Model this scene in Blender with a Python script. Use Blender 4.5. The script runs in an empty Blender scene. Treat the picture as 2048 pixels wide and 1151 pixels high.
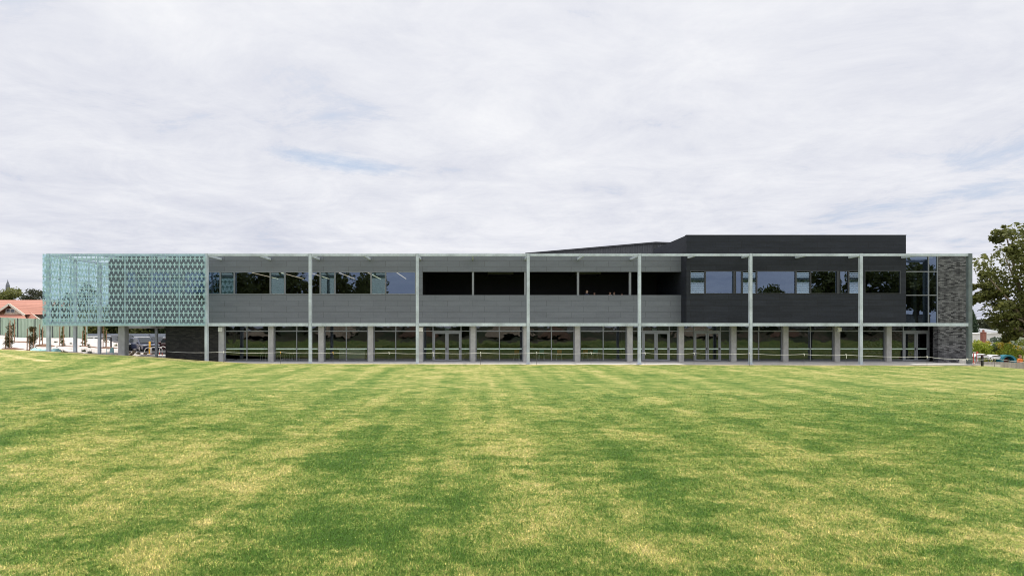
import bpy, bmesh, math, random
from mathutils import Vector, Matrix
random.seed(7)
R = math.radians
sc = bpy.context.scene
COL = sc.collection
F = 1170.0; VX = 950.0; VY = 650.0; EYE = 3.0

def X(px, Y): return (px - VX) * Y / F
def Z(py, Y): return EYE + (VY - py) * Y / F

# ------------------------------------------------------------------ materials
def sock(node, names):
    for n in names:
        if n in node.inputs: return node.inputs[n]

class NT:
    def __init__(s, name):
        s.m = bpy.data.materials.new(name); s.m.use_nodes = True
        s.t = s.m.node_tree; s.t.nodes.clear()
        s.out = s.t.nodes.new('ShaderNodeOutputMaterial')
    def n(s, typ, **kw):
        nd = s.t.nodes.new(typ)
        for k, v in kw.items(): setattr(nd, k, v)
        return nd
    def l(s, a, b): s.t.links.new(a, b)
    def val(s, a, inp):
        if hasattr(a, 'is_output'): s.l(a, inp)
        else: inp.default_value = a
    def math(s, op, a, b=0.0, c=None, clamp=False):
        nd = s.n('ShaderNodeMath', operation=op, use_clamp=clamp)
        s.val(a, nd.inputs[0]); s.val(b, nd.inputs[1])
        if c is not None: s.val(c, nd.inputs[2])
        return nd.outputs[0]
    def pos(s): return s.n('ShaderNodeNewGeometry').outputs['Position']
    def objc(s): return s.n('ShaderNodeTexCoord').outputs['Object']
    def sep(s, v):
        nd = s.n('ShaderNodeSeparateXYZ'); s.l(v, nd.inputs[0]); return nd.outputs
    def comb(s, x, y, z):
        nd = s.n('ShaderNodeCombineXYZ')
        for i, a in enumerate((x, y, z)): s.val(a, nd.inputs[i])
        return nd.outputs[0]
    def noise(s, v, scale, detail=4.0, rough=0.55, dist=0.0, color=False):
        nd = s.n('ShaderNodeTexNoise'); s.l(v, nd.inputs['Vector'])
        nd.inputs['Scale'].default_value = scale; nd.inputs['Detail'].default_value = detail
        nd.inputs['Roughness'].default_value = rough; nd.inputs['Distortion'].default_value = dist
        return nd.outputs['Color' if color else 'Fac']
    def ramp(s, f, stops):
        nd = s.n('ShaderNodeValToRGB'); s.val(f, nd.inputs[0])
        e = nd.color_ramp.elements
        while len(e) < len(stops): e.new(0.5)
        for i, (p, c) in enumerate(stops):
            e[i].position = p
            e[i].color = (c, c, c, 1) if not hasattr(c, '__len__') else (*c, 1)
        return nd.outputs[0]
    def mix(s, f, a, b, blend='MIX'):
        nd = s.n('ShaderNodeMix', data_type='RGBA', blend_type=blend)
        s.val(f, nd.inputs[0])
        for v, i in ((a, 6), (b, 7)):
            if hasattr(v, 'is_output'): s.l(v, nd.inputs[i])
            else: nd.inputs[i].default_value = (*v, 1)
        return nd.outputs[2]
    def mr(s, v, a, b, c, d):
        nd = s.n('ShaderNodeMapRange'); s.l(v, nd.inputs[0])
        for i, q in enumerate((a, b, c, d)): nd.inputs[i+1].default_value = q
        return nd.outputs[0]
    def bsdf(s, color, rough=0.6, metal=0.0, bump=None, bstr=0.3, bdist=0.02, spec=None):
        b = s.n('ShaderNodeBsdfPrincipled')
        if hasattr(color, 'is_output'): s.l(color, b.inputs['Base Color'])
        else: b.inputs['Base Color'].default_value = (*color, 1)
        s.val(rough, b.inputs['Roughness']); b.inputs['Metallic'].default_value = metal
        if spec is not None: b.inputs['Specular IOR Level'].default_value = spec
        if bump is not None:
            bp = s.n('ShaderNodeBump'); s.l(bump, bp.inputs['Height'])
            bp.inputs['Strength'].default_value = bstr; bp.inputs['Distance'].default_value = bdist
            s.l(bp.outputs[0], b.inputs['Normal'])
        return b.outputs[0]
    def done(s, sh): s.l(sh, s.out.inputs[0]); return s.m

def mottled(name, c, var=0.25, scale=3.0, rough=0.6, metal=0.0, bump=0.15, spec=None, detail=6):
    t = NT(name); p = t.pos()
    f = t.noise(p, scale, detail, 0.6); g = t.noise(p, scale*14, 3)
    k = t.math('ADD', t.mr(f, .3, .7, 1-var, 1+var), t.mr(g, .3, .7, -var*.35, var*.35))
    col = t.mix(1.0, c, t.comb(k, k, k), 'MULTIPLY')
    return t.done(t.bsdf(col, rough, metal, g, bump, .01, spec))

M = {}
M['galv'] = mottled('galvanised_steel', (.455, .505, .56), .24, 1.1, .45, 0.0, .1)
M['galv_dark'] = mottled('dark_steel', (.115, .14, .145), .25, 2.2, .5, 0.0, .1)  # darker steel tone for the corner post and small fittings
M['concrete'] = mottled('concrete', (.37, .365, .36), .16, 2.5, .85)
M['slab'] = mottled('slab_concrete', (.50, .48, .45), .14, 1.3, .9)
M['path'] = mottled('pale_path', (.62, .60, .56), .1, 1.2, .9)
M['frame'] = mottled('grey_frame', (.185, .195, .215), .08, 3, .4)
M['frame_dark'] = mottled('dark_frame', (.04, .042, .048), .1, 3, .4)
M['inner'] = mottled('interior_paint', (.15, .135, .115), .1, .8, .8)
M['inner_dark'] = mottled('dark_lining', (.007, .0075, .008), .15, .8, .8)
M['carpet'] = mottled('carpet', (.05, .05, .045), .2, 4, .95)
M['mint'] = mottled('mint_film', (.62, .78, .70), .06, 4, .5)
M['white'] = mottled('white_plastic', (.78, .78, .76), .05, 4, .5)
M['offwhite'] = mottled('offwhite_paint', (.72, .71, .68), .08, 1.2, .7)
M['black'] = mottled('black_plastic', (.012, .012, .013), .1, 4, .4)
M['orange_rope'] = mottled('orange_cord', (.75, .38, .05), .2, 12, .7)
M['rope'] = mottled('white_rope', (.80, .78, .72), .12, 14, .8)
M['steelpin'] = mottled('thin_steel', (.12, .11, .10), .2, 8, .5, .3)
M['wood'] = mottled('timber_stake', (.33, .19, .11), .25, 6, .8)
M['bark'] = mottled('bark', (.16, .12, .085), .35, 5, .95, 0, .5)
M['bark_pale'] = mottled('pale_bark', (.36, .31, .25), .3, 3, .9, 0, .4)
M['mulch'] = mottled('mulch', (.20, .115, .075), .5, 7, 1.0, 0, .8)
M['aqua_chip'] = mottled('aqua_chips', (.36, .62, .62), .2, 9, .6, 0, .5)
M['rock'] = mottled('sandstone', (.45, .35, .25), .3, 4, .9, 0, .5)
M['asphalt'] = mottled('asphalt', (.06, .06, .062), .2, 3, .9)
M['yellow'] = mottled('yellow_paint', (.78, .42, .03), .1, 5, .5)
M['red'] = mottled('red_paint', (.55, .05, .03), .12, 5, .5)
M['teal'] = mottled('teal_vinyl', (.012, .16, .22), .12, 3, .4)
M['maroon'] = mottled('maroon_vinyl', (.10, .015, .02), .12, 3, .5)
M['fabric'] = mottled('white_fabric', (.80, .79, .80), .05, 2, .8)
M['orange_seat'] = mottled('orange_seat', (.55, .16, .03), .1, 3, .5)
M['teal_seat'] = mottled('teal_seat', (.05, .26, .27), .1, 3, .5)
M['tyre'] = mottled('tyre_rubber', (.02, .02, .02), .1, 5, .8)
M['alloy'] = mottled('alloy', (.45, .45, .46), .05, 5, .3, .7)
M['carglass'] = mottled('car_glass', (.03, .037, .042), .05, 1, .06, 0, 0, .8)
M['lens'] = mottled('lamp_lens', (.6, .62, .64), .05, 5, .15)
M['taillens'] = mottled('tail_lens', (.35, .02, .02), .05, 5, .2)
M['cream'] = mottled('cream_wall', (.66, .58, .45), .08, .8, .9)
M['trim'] = mottled('cream_trim', (.74, .68, .57), .05, 1, .7)
M['roof_grey'] = mottled('grey_roof', (.30, .31, .32), .12, 1.2, .7)
M['spire'] = mottled('slate_spire', (.16, .17, .19), .1, 1, .7)
M['skin'] = mottled('skin', (.48, .28, .20), .06, 9, .5)
M['skin_pale'] = mottled('pale_skin', (.62, .42, .32), .06, 9, .5)
M['hair_dark'] = mottled('dark_hair', (.025, .018, .014), .3, 30, .6)
M['hair_red'] = mottled('auburn_hair', (.22, .09, .04), .3, 30, .6)
M['hair_blond'] = mottled('blond_hair', (.40, .29, .15), .3, 30, .6)
M['shirt_orange'] = mottled('orange_cloth', (.80, .20, .035), .1, 10, .9)
M['shirt_white'] = mottled('white_cloth', (.45, .45, .48), .06, 10, .9)
M['shirt_navy'] = mottled('navy_cloth', (.02, .025, .05), .1, 10, .9)
M['trousers'] = mottled('dark_cloth', (.03, .03, .04), .1, 10, .9)
M['retain'] = None

def board_mat(name, c, c2, var, joint):
    t = NT(name); p = t.pos(); x, y, z = t.sep(p)
    v = t.comb(t.math('ADD', x, y), t.math('ADD', z, .08), 0.0)
    b = t.n('ShaderNodeTexBrick'); t.l(v, b.inputs['Vector'])
    b.offset = .5; b.inputs['Scale'].default_value = 1
    b.inputs['Brick Width'].default_value = 2.02; b.inputs['Row Height'].default_value = .462
    b.inputs['Mortar Size'].default_value = .011; b.inputs['Mortar Smooth'].default_value = .2
    b.inputs['Color1'].default_value = (*c, 1); b.inputs['Color2'].default_value = (*c2, 1)
    b.inputs['Mortar'].default_value = (*joint, 1)
    n1 = t.noise(t.comb(t.math('MULTIPLY', t.math('ADD', x, y), .35), y, t.math('MULTIPLY', z, 3.0)), 1.6, 6, .65)
    n2 = t.noise(p, 9.0, 4, .6)
    k = t.math('ADD', t.mr(n1, .3, .7, 1-var, 1+var), t.mr(n2, .3, .7, -var*.5, var*.5))
    col = t.mix(1.0, b.outputs['Color'], t.comb(k, k, k), 'MULTIPLY')
    return t.done(t.bsdf(col, .7, 0, b.outputs['Fac'], -.4, .01, .3))
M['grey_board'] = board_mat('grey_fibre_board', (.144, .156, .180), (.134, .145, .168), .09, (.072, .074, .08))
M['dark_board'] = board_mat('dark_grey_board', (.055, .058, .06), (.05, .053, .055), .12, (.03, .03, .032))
M['black_board'] = board_mat('black_fibre_board', (.019, .022, .031), (.014, .0165, .024), .25, (.010, .010, .012))

def brick_mat(name, c1, c2, mortar, bw=.30, rh=.086, contrast=1.0):
    t = NT(name); p = t.pos(); x, y, z = t.sep(p)
    v = t.comb(t.math('ADD', x, y), z, 0.0)
    b = t.n('ShaderNodeTexBrick'); t.l(v, b.inputs['Vector']); b.offset = .5
    b.inputs['Scale'].default_value = 1; b.inputs['Brick Width'].default_value = bw
    b.inputs['Row Height'].default_value = rh; b.inputs['Mortar Size'].default_value = .007
    b.inputs['Bias'].default_value = 0.0
    b.inputs['Color1'].default_value = (*c1, 1); b.inputs['Color2'].default_value = (*c2, 1)
    b.inputs['Mortar'].default_value = (*mortar, 1)
    n = t.noise(v, 1.3, 5, .7); n2 = t.noise(p, 25, 3)
    k = t.math('ADD', t.mr(n, .3, .7, .82, 1.18), t.mr(n2, .3, .7, -.2, .2))
    col = t.mix(1.0, b.outputs['Color'], t.comb(k, k, k), 'MULTIPLY')
    return t.done(t.bsdf(col, .8, 0, b.outputs['Fac'], -.5, .01, .3))
M['brick_grey'] = brick_mat('grey_brick', (.175, .175, .185), (.014, .014, .018), (.05, .05, .055), .29, .086)
M['brick_dark'] = brick_mat('dark_brick', (.035, .032, .028), (.010, .010, .010), (.016, .016, .015))
M['brick_red'] = brick_mat('red_brick', (.36, .10, .065), (.26, .08, .06), (.3, .26, .22), .24, .08)

def glass_mat(name, refl, tint=(.62, .70, .68), gl=(.82, .90, 1.0), rough=.0, wav=0.0):
    t = NT(name)
    tr = t.n('ShaderNodeBsdfTransparent'); tr.inputs[0].default_value = (*tint, 1)
    g = t.n('ShaderNodeBsdfGlossy'); g.inputs['Color'].default_value = (*gl, 1)
    g.inputs['Roughness'].default_value = rough
    fr = t.n('ShaderNodeFresnel'); fr.inputs[0].default_value = 1.5
    f = t.math('ADD', t.math('MULTIPLY', fr.outputs[0], .9), refl, clamp=True)
    if wav:
        bp = t.n('ShaderNodeBump'); t.l(t.noise(t.pos(), .9, 2), bp.inputs['Height'])
        bp.inputs['Strength'].default_value = wav; bp.inputs['Distance'].default_value = .02
        t.l(bp.outputs[0], g.inputs['Normal'])
    mx = t.n('ShaderNodeMixShader'); t.val(f, mx.inputs[0]); t.l(tr.outputs[0], mx.inputs[1]); t.l(g.outputs[0], mx.inputs[2])
    return t.done(mx.outputs[0])
M['glass'] = glass_mat('window_glass', .05, (.50, .55, .52), wav=.25)
M['glass_up'] = glass_mat('tinted_upper_glass', .13, (.32, .36, .38), (.57, .73, 1.0), wav=.12)
M['louvre_glass'] = glass_mat('louvre_glass', .20, (.4, .5, .54), (.70, .85, 1.0), .08)
M['louvre_dim'] = glass_mat('clear_louvre_glass', .05, (.6, .7, .7), (.7, .9, .95), .05)

def screen_mat():
    t = NT('fritted_aqua_glass'); p = t.pos(); x, y, z = t.sep(p)
    u = t.math('ADD', x, y); px, rz = .346, .4615
    row = t.math('DIVIDE', t.math('SUBTRACT', z, 3.02), rz)
    ri = t.math('FLOOR', t.math('ADD', row, .5))
    dv = t.math('MULTIPLY', t.math('SUBTRACT', row, ri), rz)
    off = t.math('MULTIPLY', t.math('MODULO', ri, 2.0), .5)
    cu = t.math('ADD', t.math('DIVIDE', u, px), off)
    du = t.math('MULTIPLY', t.math('SUBTRACT', cu, t.math('FLOOR', t.math('ADD', cu, .5))), px)
    au = t.math('ABSOLUTE', du); av = t.math('ABSOLUTE', dv)
    h = t.math('MULTIPLY', t.math('LESS_THAN', au, .150), t.math('LESS_THAN', av, .045))
    w = t.math('MULTIPLY', t.math('LESS_THAN', au, .047), t.math('LESS_THAN', t.math('ABSOLUTE', t.math('ADD', dv, .038)), .205))
    mask = t.math('MAXIMUM', h, w)
    n = t.noise(p, 3.0, 4)
    col = t.mix(n, (.37, .56, .585), (.47, .645, .665))
    df = t.n('ShaderNodeBsdfDiffuse'); t.l(col, df.inputs[0])
    tl = t.n('ShaderNodeBsdfTranslucent'); t.l(col, tl.inputs[0])
    m1 = t.n('ShaderNodeMixShader'); m1.inputs[0].default_value = .36; t.l(df.outputs[0], m1.inputs[1]); t.l(tl.outputs[0], m1.inputs[2])
    tr = t.n('ShaderNodeBsdfTransparent'); tr.inputs[0].default_value = (.72, .86, .88, 1)
    g = t.n('ShaderNodeBsdfGlossy'); g.inputs['Color'].default_value = (.8, 1, 1, 1); g.inputs['Roughness'].default_value = .02
    m2 = t.n('ShaderNodeMixShader'); m2.inputs[0].default_value = .07; t.l(tr.outputs[0], m2.inputs[1]); t.l(g.outputs[0], m2.inputs[2])
    m3 = t.n('ShaderNodeMixShader'); t.l(mask, m3.inputs[0]); t.l(m2.outputs[0], m3.inputs[1]); t.l(m1.outputs[0], m3.inputs[2])
    return t.done(m3.outputs[0])
M['screen'] = screen_mat()

def emit_mat(name, c, s):
    t = NT(name); e = t.n('ShaderNodeEmission'); e.inputs[0].default_value = (*c, 1); e.inputs[1].default_value = s
    return t.done(e.outputs[0])
M['striplight'] = emit_mat('lit_tube', (1.0, .80, .58), 1.5)
M['exit'] = mottled('exit_sign_face', (.45, .62, .52), .05, 5, .4)

def leaf_mat(name, c1, c2, trans=.35):
    t = NT(name); g = t.n('ShaderNodeNewGeometry')
    n = t.noise(g.outputs['Position'], .9, 3)
    f = t.math('ADD', t.math('MULTIPLY', g.outputs['Random Per Island'], .6), t.math('MULTIPLY', n, .4))
    col = t.mix(f, c1, c2)
    d = t.bsdf(col, .55, spec=.3)
    tl = t.n('ShaderNodeBsdfTranslucent'); t.l(col, tl.inputs[0])
    m = t.n('ShaderNodeMixShader'); m.inputs[0].default_value = trans; t.l(d, m.inputs[1]); t.l(tl.outputs[0], m.inputs[2])
    return t.done(m.outputs[0])
M['leaf_olive'] = leaf_mat('olive_leaves', (.06, .08, .02), (.27, .275, .085), .4)
M['leaf_dark'] = leaf_mat('dark_leaves', (.018, .03, .010), (.06, .085, .028))
M['leaf_grey'] = leaf_mat('grey_green_leaves', (.04, .05, .03), (.11, .12, .07))
M['leaf_sapling'] = leaf_mat('brownish_sapling_leaves', (.05, .05, .022), (.17, .14, .06))
M['leaf_lime'] = leaf_mat('lime_leaves', (.20, .32, .035), (.56, .58, .09))
M['leaf_gold'] = leaf_mat('golden_leaves', (.34, .30, .04), (.75, .58, .12))
M['leaf_blue'] = leaf_mat('bluish_leaves', (.05, .09, .055), (.14, .19, .12))
M['leaf_conifer'] = leaf_mat('conifer_leaves', (.025, .05, .028), (.08, .12, .06), .2)

def paint_mat(name, c):
    t = NT(name); b = t.n('ShaderNodeBsdfPrincipled')
    n = t.noise(t.objc(), 6, 3); k = t.mr(n, .3, .7, .93, 1.05)
    t.l(t.mix(1.0, c, t.comb(k, k, k), 'MULTIPLY'), b.inputs['Base Color'])
    b.inputs['Roughness'].default_value = .25; b.inputs['Coat Weight'].default_value = .6
    return t.done(b.outputs[0])

def ribbed_mat(name, c, pitch, var=.1):
    t = NT(name); p = t.pos(); x, y, z = t.sep(p)
    s = t.math('SINE', t.math('MULTIPLY', t.math('ADD', x, y), 2*math.pi/pitch))
    n = t.noise(t.comb(t.math('MULTIPLY', x, 2.0), y, t.math('MULTIPLY', z, .3)), 2, 4)
    k = t.mr(n, .3, .7, 1-var, 1+var)
    return t.done(t.bsdf(t.mix(1.0, c, t.comb(k, k, k), 'MULTIPLY'), .5, 0, s, .5, .03))
M['fence_green'] = ribbed_mat('green_sheet_metal', (.40, .51, .40), .13)
M['fence_grey'] = ribbed_mat('grey_sheet_metal', (.30, .33, .38), .13)
M['roof_sheet'] = ribbed_mat('dark_ribbed_sheet', (.072, .076, .085), .26, .06)
M['retain'] = ribbed_mat('grey_timber_planks', (.30, .27, .255), .30, .22)

def tile_mat():
    t = NT('terracotta_tiles'); p = t.pos(); x, y, z = t.sep(p)
    rows = t.math('FRACT', t.math('DIVIDE', z, .27))
    cols = t.math('SINE', t.math('MULTIPLY', x, 2*math.pi/.3))
    n = t.noise(p, 3.0, 5, .7); n2 = t.noise(t.comb(t.math('FLOOR', t.math('DIVIDE', x, .3)), t.math('FLOOR', t.math('DIVIDE', z, .17)), 0.0), 7.3, 0)
    col = t.mix(t.math('ADD', t.math('MULTIPLY', n, .5), t.math('MULTIPLY', n2, .5)), (.38, .15, .10), (.55, .27, .20))
    edge = t.mr(rows, 0, .3, .35, 1.0)
    col = t.mix(1.0, col, t.comb(edge, edge, edge), 'MULTIPLY')
    return t.done(t.bsdf(col, .75, 0, t.math('ADD', rows, t.math('MULTIPLY', cols, .4)), .6, .04))
M['tile'] = tile_mat()

def gravel_mat():
    t = NT('white_crushed_rock'); p = t.pos()
    v = t.n('ShaderNodeTexVoronoi'); t.l(p, v.inputs['Vector']); v.inputs['Scale'].default_value = 9
    n = t.noise(p, .5, 6, .7)
    n2 = t.noise(p, 1.7, 7, .75)
    col = t.mix(n, (.76, .71, .68), (.56, .50, .46))
    col = t.mix(t.mr(n2, .52, .70, 0, .75), col, (.36, .28, .22))
    k = t.mr(v.outputs['Distance'], 0, .7, 1.1, .78)
    return t.done(t.bsdf(t.mix(1.0, col, t.comb(k, k, k), 'MULTIPLY'), .95, 0, v.outputs['Distance'], -.8, .06))
M['gravel'] = gravel_mat()

def grass_mat(name='lawn_grass', blade=False):
    t = NT(name); p = t.pos(); x, y, z = t.sep(p)
    v = t.comb(t.math('MULTIPLY', x, .8), y, 0.0)
    n1 = t.noise(v, .55, 8, .70, .3)
    n2 = t.noise(t.comb(x, t.math('MULTIPLY', y, .05), 3.0), .9, 4, .6)   # mowing direction runs towards the building
    n3 = t.noise(t.comb(t.math('MULTIPLY', x, .7), y, 7.0), 2.4, 6, .72, .2)
    f = t.math('ADD', t.math('ADD', t.math('MULTIPLY', n1, .44), t.math('MULTIPLY', n2, .33)), t.math('MULTIPLY', n3, .58))
    f = t.math('SUBTRACT', f, .155)
    cl = t.noise(t.comb(t.math('MULTIPLY', x, .75), y, 11.0), .95, 5, .6, .3)
    f = t.math('ADD', f, t.math('ADD', t.math('MULTIPLY', t.mr(cl, .50, .60, 0.0, 1.0), -.06), .025))
    # worn and lush areas where the lawn has them
    for cx, cy_, rx, ry_, a in GL:
        q = t.math('ADD', t.math('POWER', t.math('DIVIDE', t.math('SUBTRACT', x, cx), rx), 2.0), t.math('POWER', t.math('DIVIDE', t.math('SUBTRACT', y, cy_), ry_), 2.0))
        f = t.math('ADD', f, t.math('MULTIPLY', t.math('POWER', 2.718, t.math('MULTIPLY', q, -1.0)), a))
    f = t.math('ADD', t.math('MULTIPLY', t.math('SUBTRACT', f, .5), 1.12), .466)
    at = t.n('ShaderNodeAttribute', attribute_name='dry')
    f = t.math('ADD', f, t.sep(at.outputs['Color'])[0])
    f = t.math('ADD', f, t.mr(y, 24, 44, 0.0, .05))
    hv = t.comb(x, t.math('MULTIPLY', y, .6), z)
    hf = t.noise(hv, 13, 4, .8); hf2 = t.noise(p, 70, 2, .7)
    f = t.math('ADD', f, t.math('ADD', t.mr(hf, .25, .75, -.17, .17), t.mr(hf2, .25, .75, -.13, .13)))
    if blade:
        rn = t.n('ShaderNodeNewGeometry').outputs['Random Per Island']
        f = t.math('ADD', f, t.mr(rn, 0, 1, -.13, .13))
    col = t.ramp(f, [(.35, (.070, .140, .026)), (.465, (.128, .208, .040)), (.55, (.240, .288, .072)), (.66, (.45, .40, .145)), (.85, (.64, .55, .28))])
    k = t.math('ADD', t.mr(t.noise(hv, 30, 3, .75), .3, .7, .70, 1.30), t.mr(hf2, .25, .75, -.30, .30))
    k = t.math('MULTIPLY', k, t.mr(t.math('FRACT', t.math('MULTIPLY', rn, 37.0)), 0, 1, .75, 2.1) if blade else 1.12)
    col = t.mix(1.0, col, t.comb(k, k, k), 'MULTIPLY')
    d = t.bsdf(col, .8, 0, None if blade else t.math('ADD', hf2, hf), .9, .05, .15)
    if not blade: return t.done(d)
    tl = t.n('ShaderNodeBsdfTranslucent'); t.l(col, tl.inputs[0])
    m = t.n('ShaderNodeMixShader'); m.inputs[0].default_value = .4; t.l(d, m.inputs[1]); t.l(tl.outputs[0], m.inputs[2])
    return t.done(m.outputs[0])
GL = [(3.9, 12.5, 1.4, 4.0, -.05), (-3.2, 12.5, 1.2, 3.0, -.04), (-24, 26, 9, 3.5, -.05), (-9, 13.5, 3.0, 2.6, .05), (1.2, 30, 1.6, 9, .05), (-4.3, 10.5, 1.2, 1.2, .05),
      (14, 17, 6, 5, -.06), (2.3, 8.3, 1.3, 1.0, .05), (5.3, 9.2, .8, 1.6, .05), (-1.7, 8.2, 1.0, .8, -.06), (-19, 20, 6, 2, .05), (.86, 11.62, .15, .18, -.2), (.5, 16, 1.1, 6, .05), (30, 26, 8, 5, .03)]
M['grass'] = grass_mat()
M['blade'] = grass_mat('grass_blades', True)
M['earth'] = mottled('dry_earth', (.085, .10, .05), .4, .15, .95)
M['yard'] = mottled('yard_surface', (.16, .15, .10), .3, .8, .95)

# ------------------------------------------------------------------ mesh builder
def tag(o, label=None, cat=None, group=None, kind=None):
    if label: o['label'] = label
    if cat: o['category'] = cat
    if group: o['group'] = group
    if kind: o['kind'] = kind
    return o
def empty(name, loc, label=None, cat=None, group=None):
    o = bpy.data.objects.new(name, None); COL.objects.link(o); o.location = loc; o['_o'] = 0
    del o['_o']; o.empty_display_size = .3
    return tag(o, label, cat, group)
def origin(o):
    v = Vector(o.location)
    while o.parent: o = o.parent; v += Vector(o.location)
    return v
class MB:
    def __init__(s): s.v = []; s.f = []; s.mi = []; s.cur = 0
    def add(s, vs, fs):
        b = len(s.v); s.v += [tuple(q) for q in vs]
        for f in fs: s.f.append([b+i for i in f]); s.mi.append(s.cur)
    def box(s, x0, x1, y0, y1, z0, z1):
        s.add([(x0,y0,z0),(x1,y0,z0),(x1,y1,z0),(x0,y1,z0),(x0,y0,z1),(x1,y0,z1),(x1,y1,z1),(x0,y1,z1)],
              [(0,3,2,1),(4,5,6,7),(0,1,5,4),(1,2,6,5),(2,3,7,6),(3,0,4,7)]); return s
    def bar(s, p0, p1, w, h=None):
        h = h or w; p0, p1 = Vector(p0), Vector(p1); d = (p1-p0).normalized()
        up = Vector((0,0,1)) if abs(d.z) < .9 else Vector((0,1,0))
        a = d.cross(up).normalized()*w/2; b = a.cross(d).normalized()*h/2
        q = [p0-a-b, p0+a-b, p0+a+b, p0-a+b, p1-a-b, p1+a-b, p1+a+b, p1-a+b]
        s.add(q, [(0,1,2,3),(7,6,5,4),(1,0,4,5),(2,1,5,6),(3,2,6,7),(0,3,7,4)]); return s
    def quad(s, a, b, c, d): s.add([a,b,c,d], [(0,1,2,3)]); return s
    def tube(s, pts, rad, n=8, cap=True):
        pts = [Vector(p) for p in pts]
        rs = rad if hasattr(rad, '__len__') else [rad]*len(pts)
        ref = None; rings = []
        for i, p in enumerate(pts):
            d = (pts[min(i+1, len(pts)-1)] - pts[max(i-1, 0)]).normalized()
            if ref is None: ref = Vector((1,0,0)) if abs(d.x) < .8 else Vector((0,0,1))
            a = (ref - d*ref.dot(d)).normalized(); b = d.cross(a); ref = a
            rings.append([p + (a*math.cos(2*math.pi*k/n) + b*math.sin(2*math.pi*k/n))*rs[i] for k in range(n)])
        vs = [v for r in rings for v in r]; fs = []
        for i in range(len(pts)-1):
            for k in range(n):
                fs.append((i*n+k, i*n+(k+1)%n, (i+1)*n+(k+1)%n, (i+1)*n+k))
        if cap: fs.append(tuple(range(n-1,-1,-1))); fs.append(tuple((len(pts)-1)*n+k for k in range(n)))
        s.add(vs, fs); return s
    def lathe(s, c, prof, n=12, axis='z'):
        c = Vector(c); vs = []; fs = []
        for r, h in prof:
            for k in range(n):
                a = 2*math.pi*k/n; q = (r*math.cos(a), r*math.sin(a), h)
                if axis == 'y': q = (q[0], q[2], q[1])
                if axis == 'x': q = (q[2], q[0], q[1])
                vs.append(c + Vector(q))
        for i in range(len(prof)-1):
            for k in range(n): fs.append((i*n+k, i*n+(k+1)%n, (i+1)*n+(k+1)%n, (i+1)*n+k))
        fs.append(tuple(range(n-1,-1,-1))); fs.append(tuple((len(prof)-1)*n+k for k in range(n)))
        s.add(vs, fs); return s
    def ball(s, c, r, n=8, m=6):
        rx, ry, rz = r if hasattr(r, '__len__') else (r,r,r)
        return_ = [(max(1e-3, math.sin(math.pi*i/m)), -math.cos(math.pi*i/m)) for i in range(m+1)]
        b = len(s.v); s.lathe((0,0,0), return_, n)
        for i in range(b, len(s.v)):
            v = s.v[i]; s.v[i] = (c[0]+v[0]*rx, c[1]+v[1]*ry, c[2]+v[2]*rz)
        return s
    def prism(s, poly, y0, y1):      # poly in (x,z), extruded along y
        n = len(poly)
        s.add([(p[0], y0, p[1]) for p in poly] + [(p[0], y1, p[1]) for p in poly],
              [tuple(range(n)), tuple(range(2*n-1, n-1, -1))] + [((i+1)%n, i, n+i, n+(i+1)%n) for i in range(n)]); return s
    def build(s, name, mat, parent=None, smooth=False, bevel=0.0, org=None):
        o0 = origin(parent) if parent else (Vector(org) if org is not None else Vector((0,0,0)))
        if parent is None and org is None and s.v:
            xs = [v[0] for v in s.v]; ys = [v[1] for v in s.v]; zs = [v[2] for v in s.v]
            o0 = Vector(((min(xs)+max(xs))/2, (min(ys)+max(ys))/2, min(zs)))
        me = bpy.data.meshes.new(name)
        me.from_pydata([(v[0]-o0.x, v[1]-o0.y, v[2]-o0.z) for v in s.v], [], s.f)
        mats = mat if isinstance(mat, (list, tuple)) else [mat]
        for m in mats: me.materials.append(m)
        if len(mats) > 1: me.polygons.foreach_set('material_index', s.mi)
        if smooth: me.polygons.foreach_set('use_smooth', [True]*len(me.polygons))
        me.update()
        if bevel or not smooth:
            bm = bmesh.new(); bm.from_mesh(me); bmesh.ops.recalc_face_normals(bm, faces=bm.faces)
            if bevel: bmesh.ops.bevel(bm, geom=bm.edges[:], offset=bevel, segments=1, affect='EDGES')
            bm.to_mesh(me); bm.free()
        o = bpy.data.objects.new(name, me); COL.objects.link(o)
        if parent: o.parent = parent
        else: o.location = o0
        return o
def sm(a, b, x):
    t = max(0, min(1, (x-a)/(b-a))); return t*t*(3-2*t)
def interp(x, pts):
    if x <= pts[0][0]: return pts[0][1]
    for (a, va), (b, vb) in zip(pts, pts[1:]):
        if x <= b: return va + (vb-va)*(x-a)/(b-a)
    return pts[-1][1]

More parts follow.
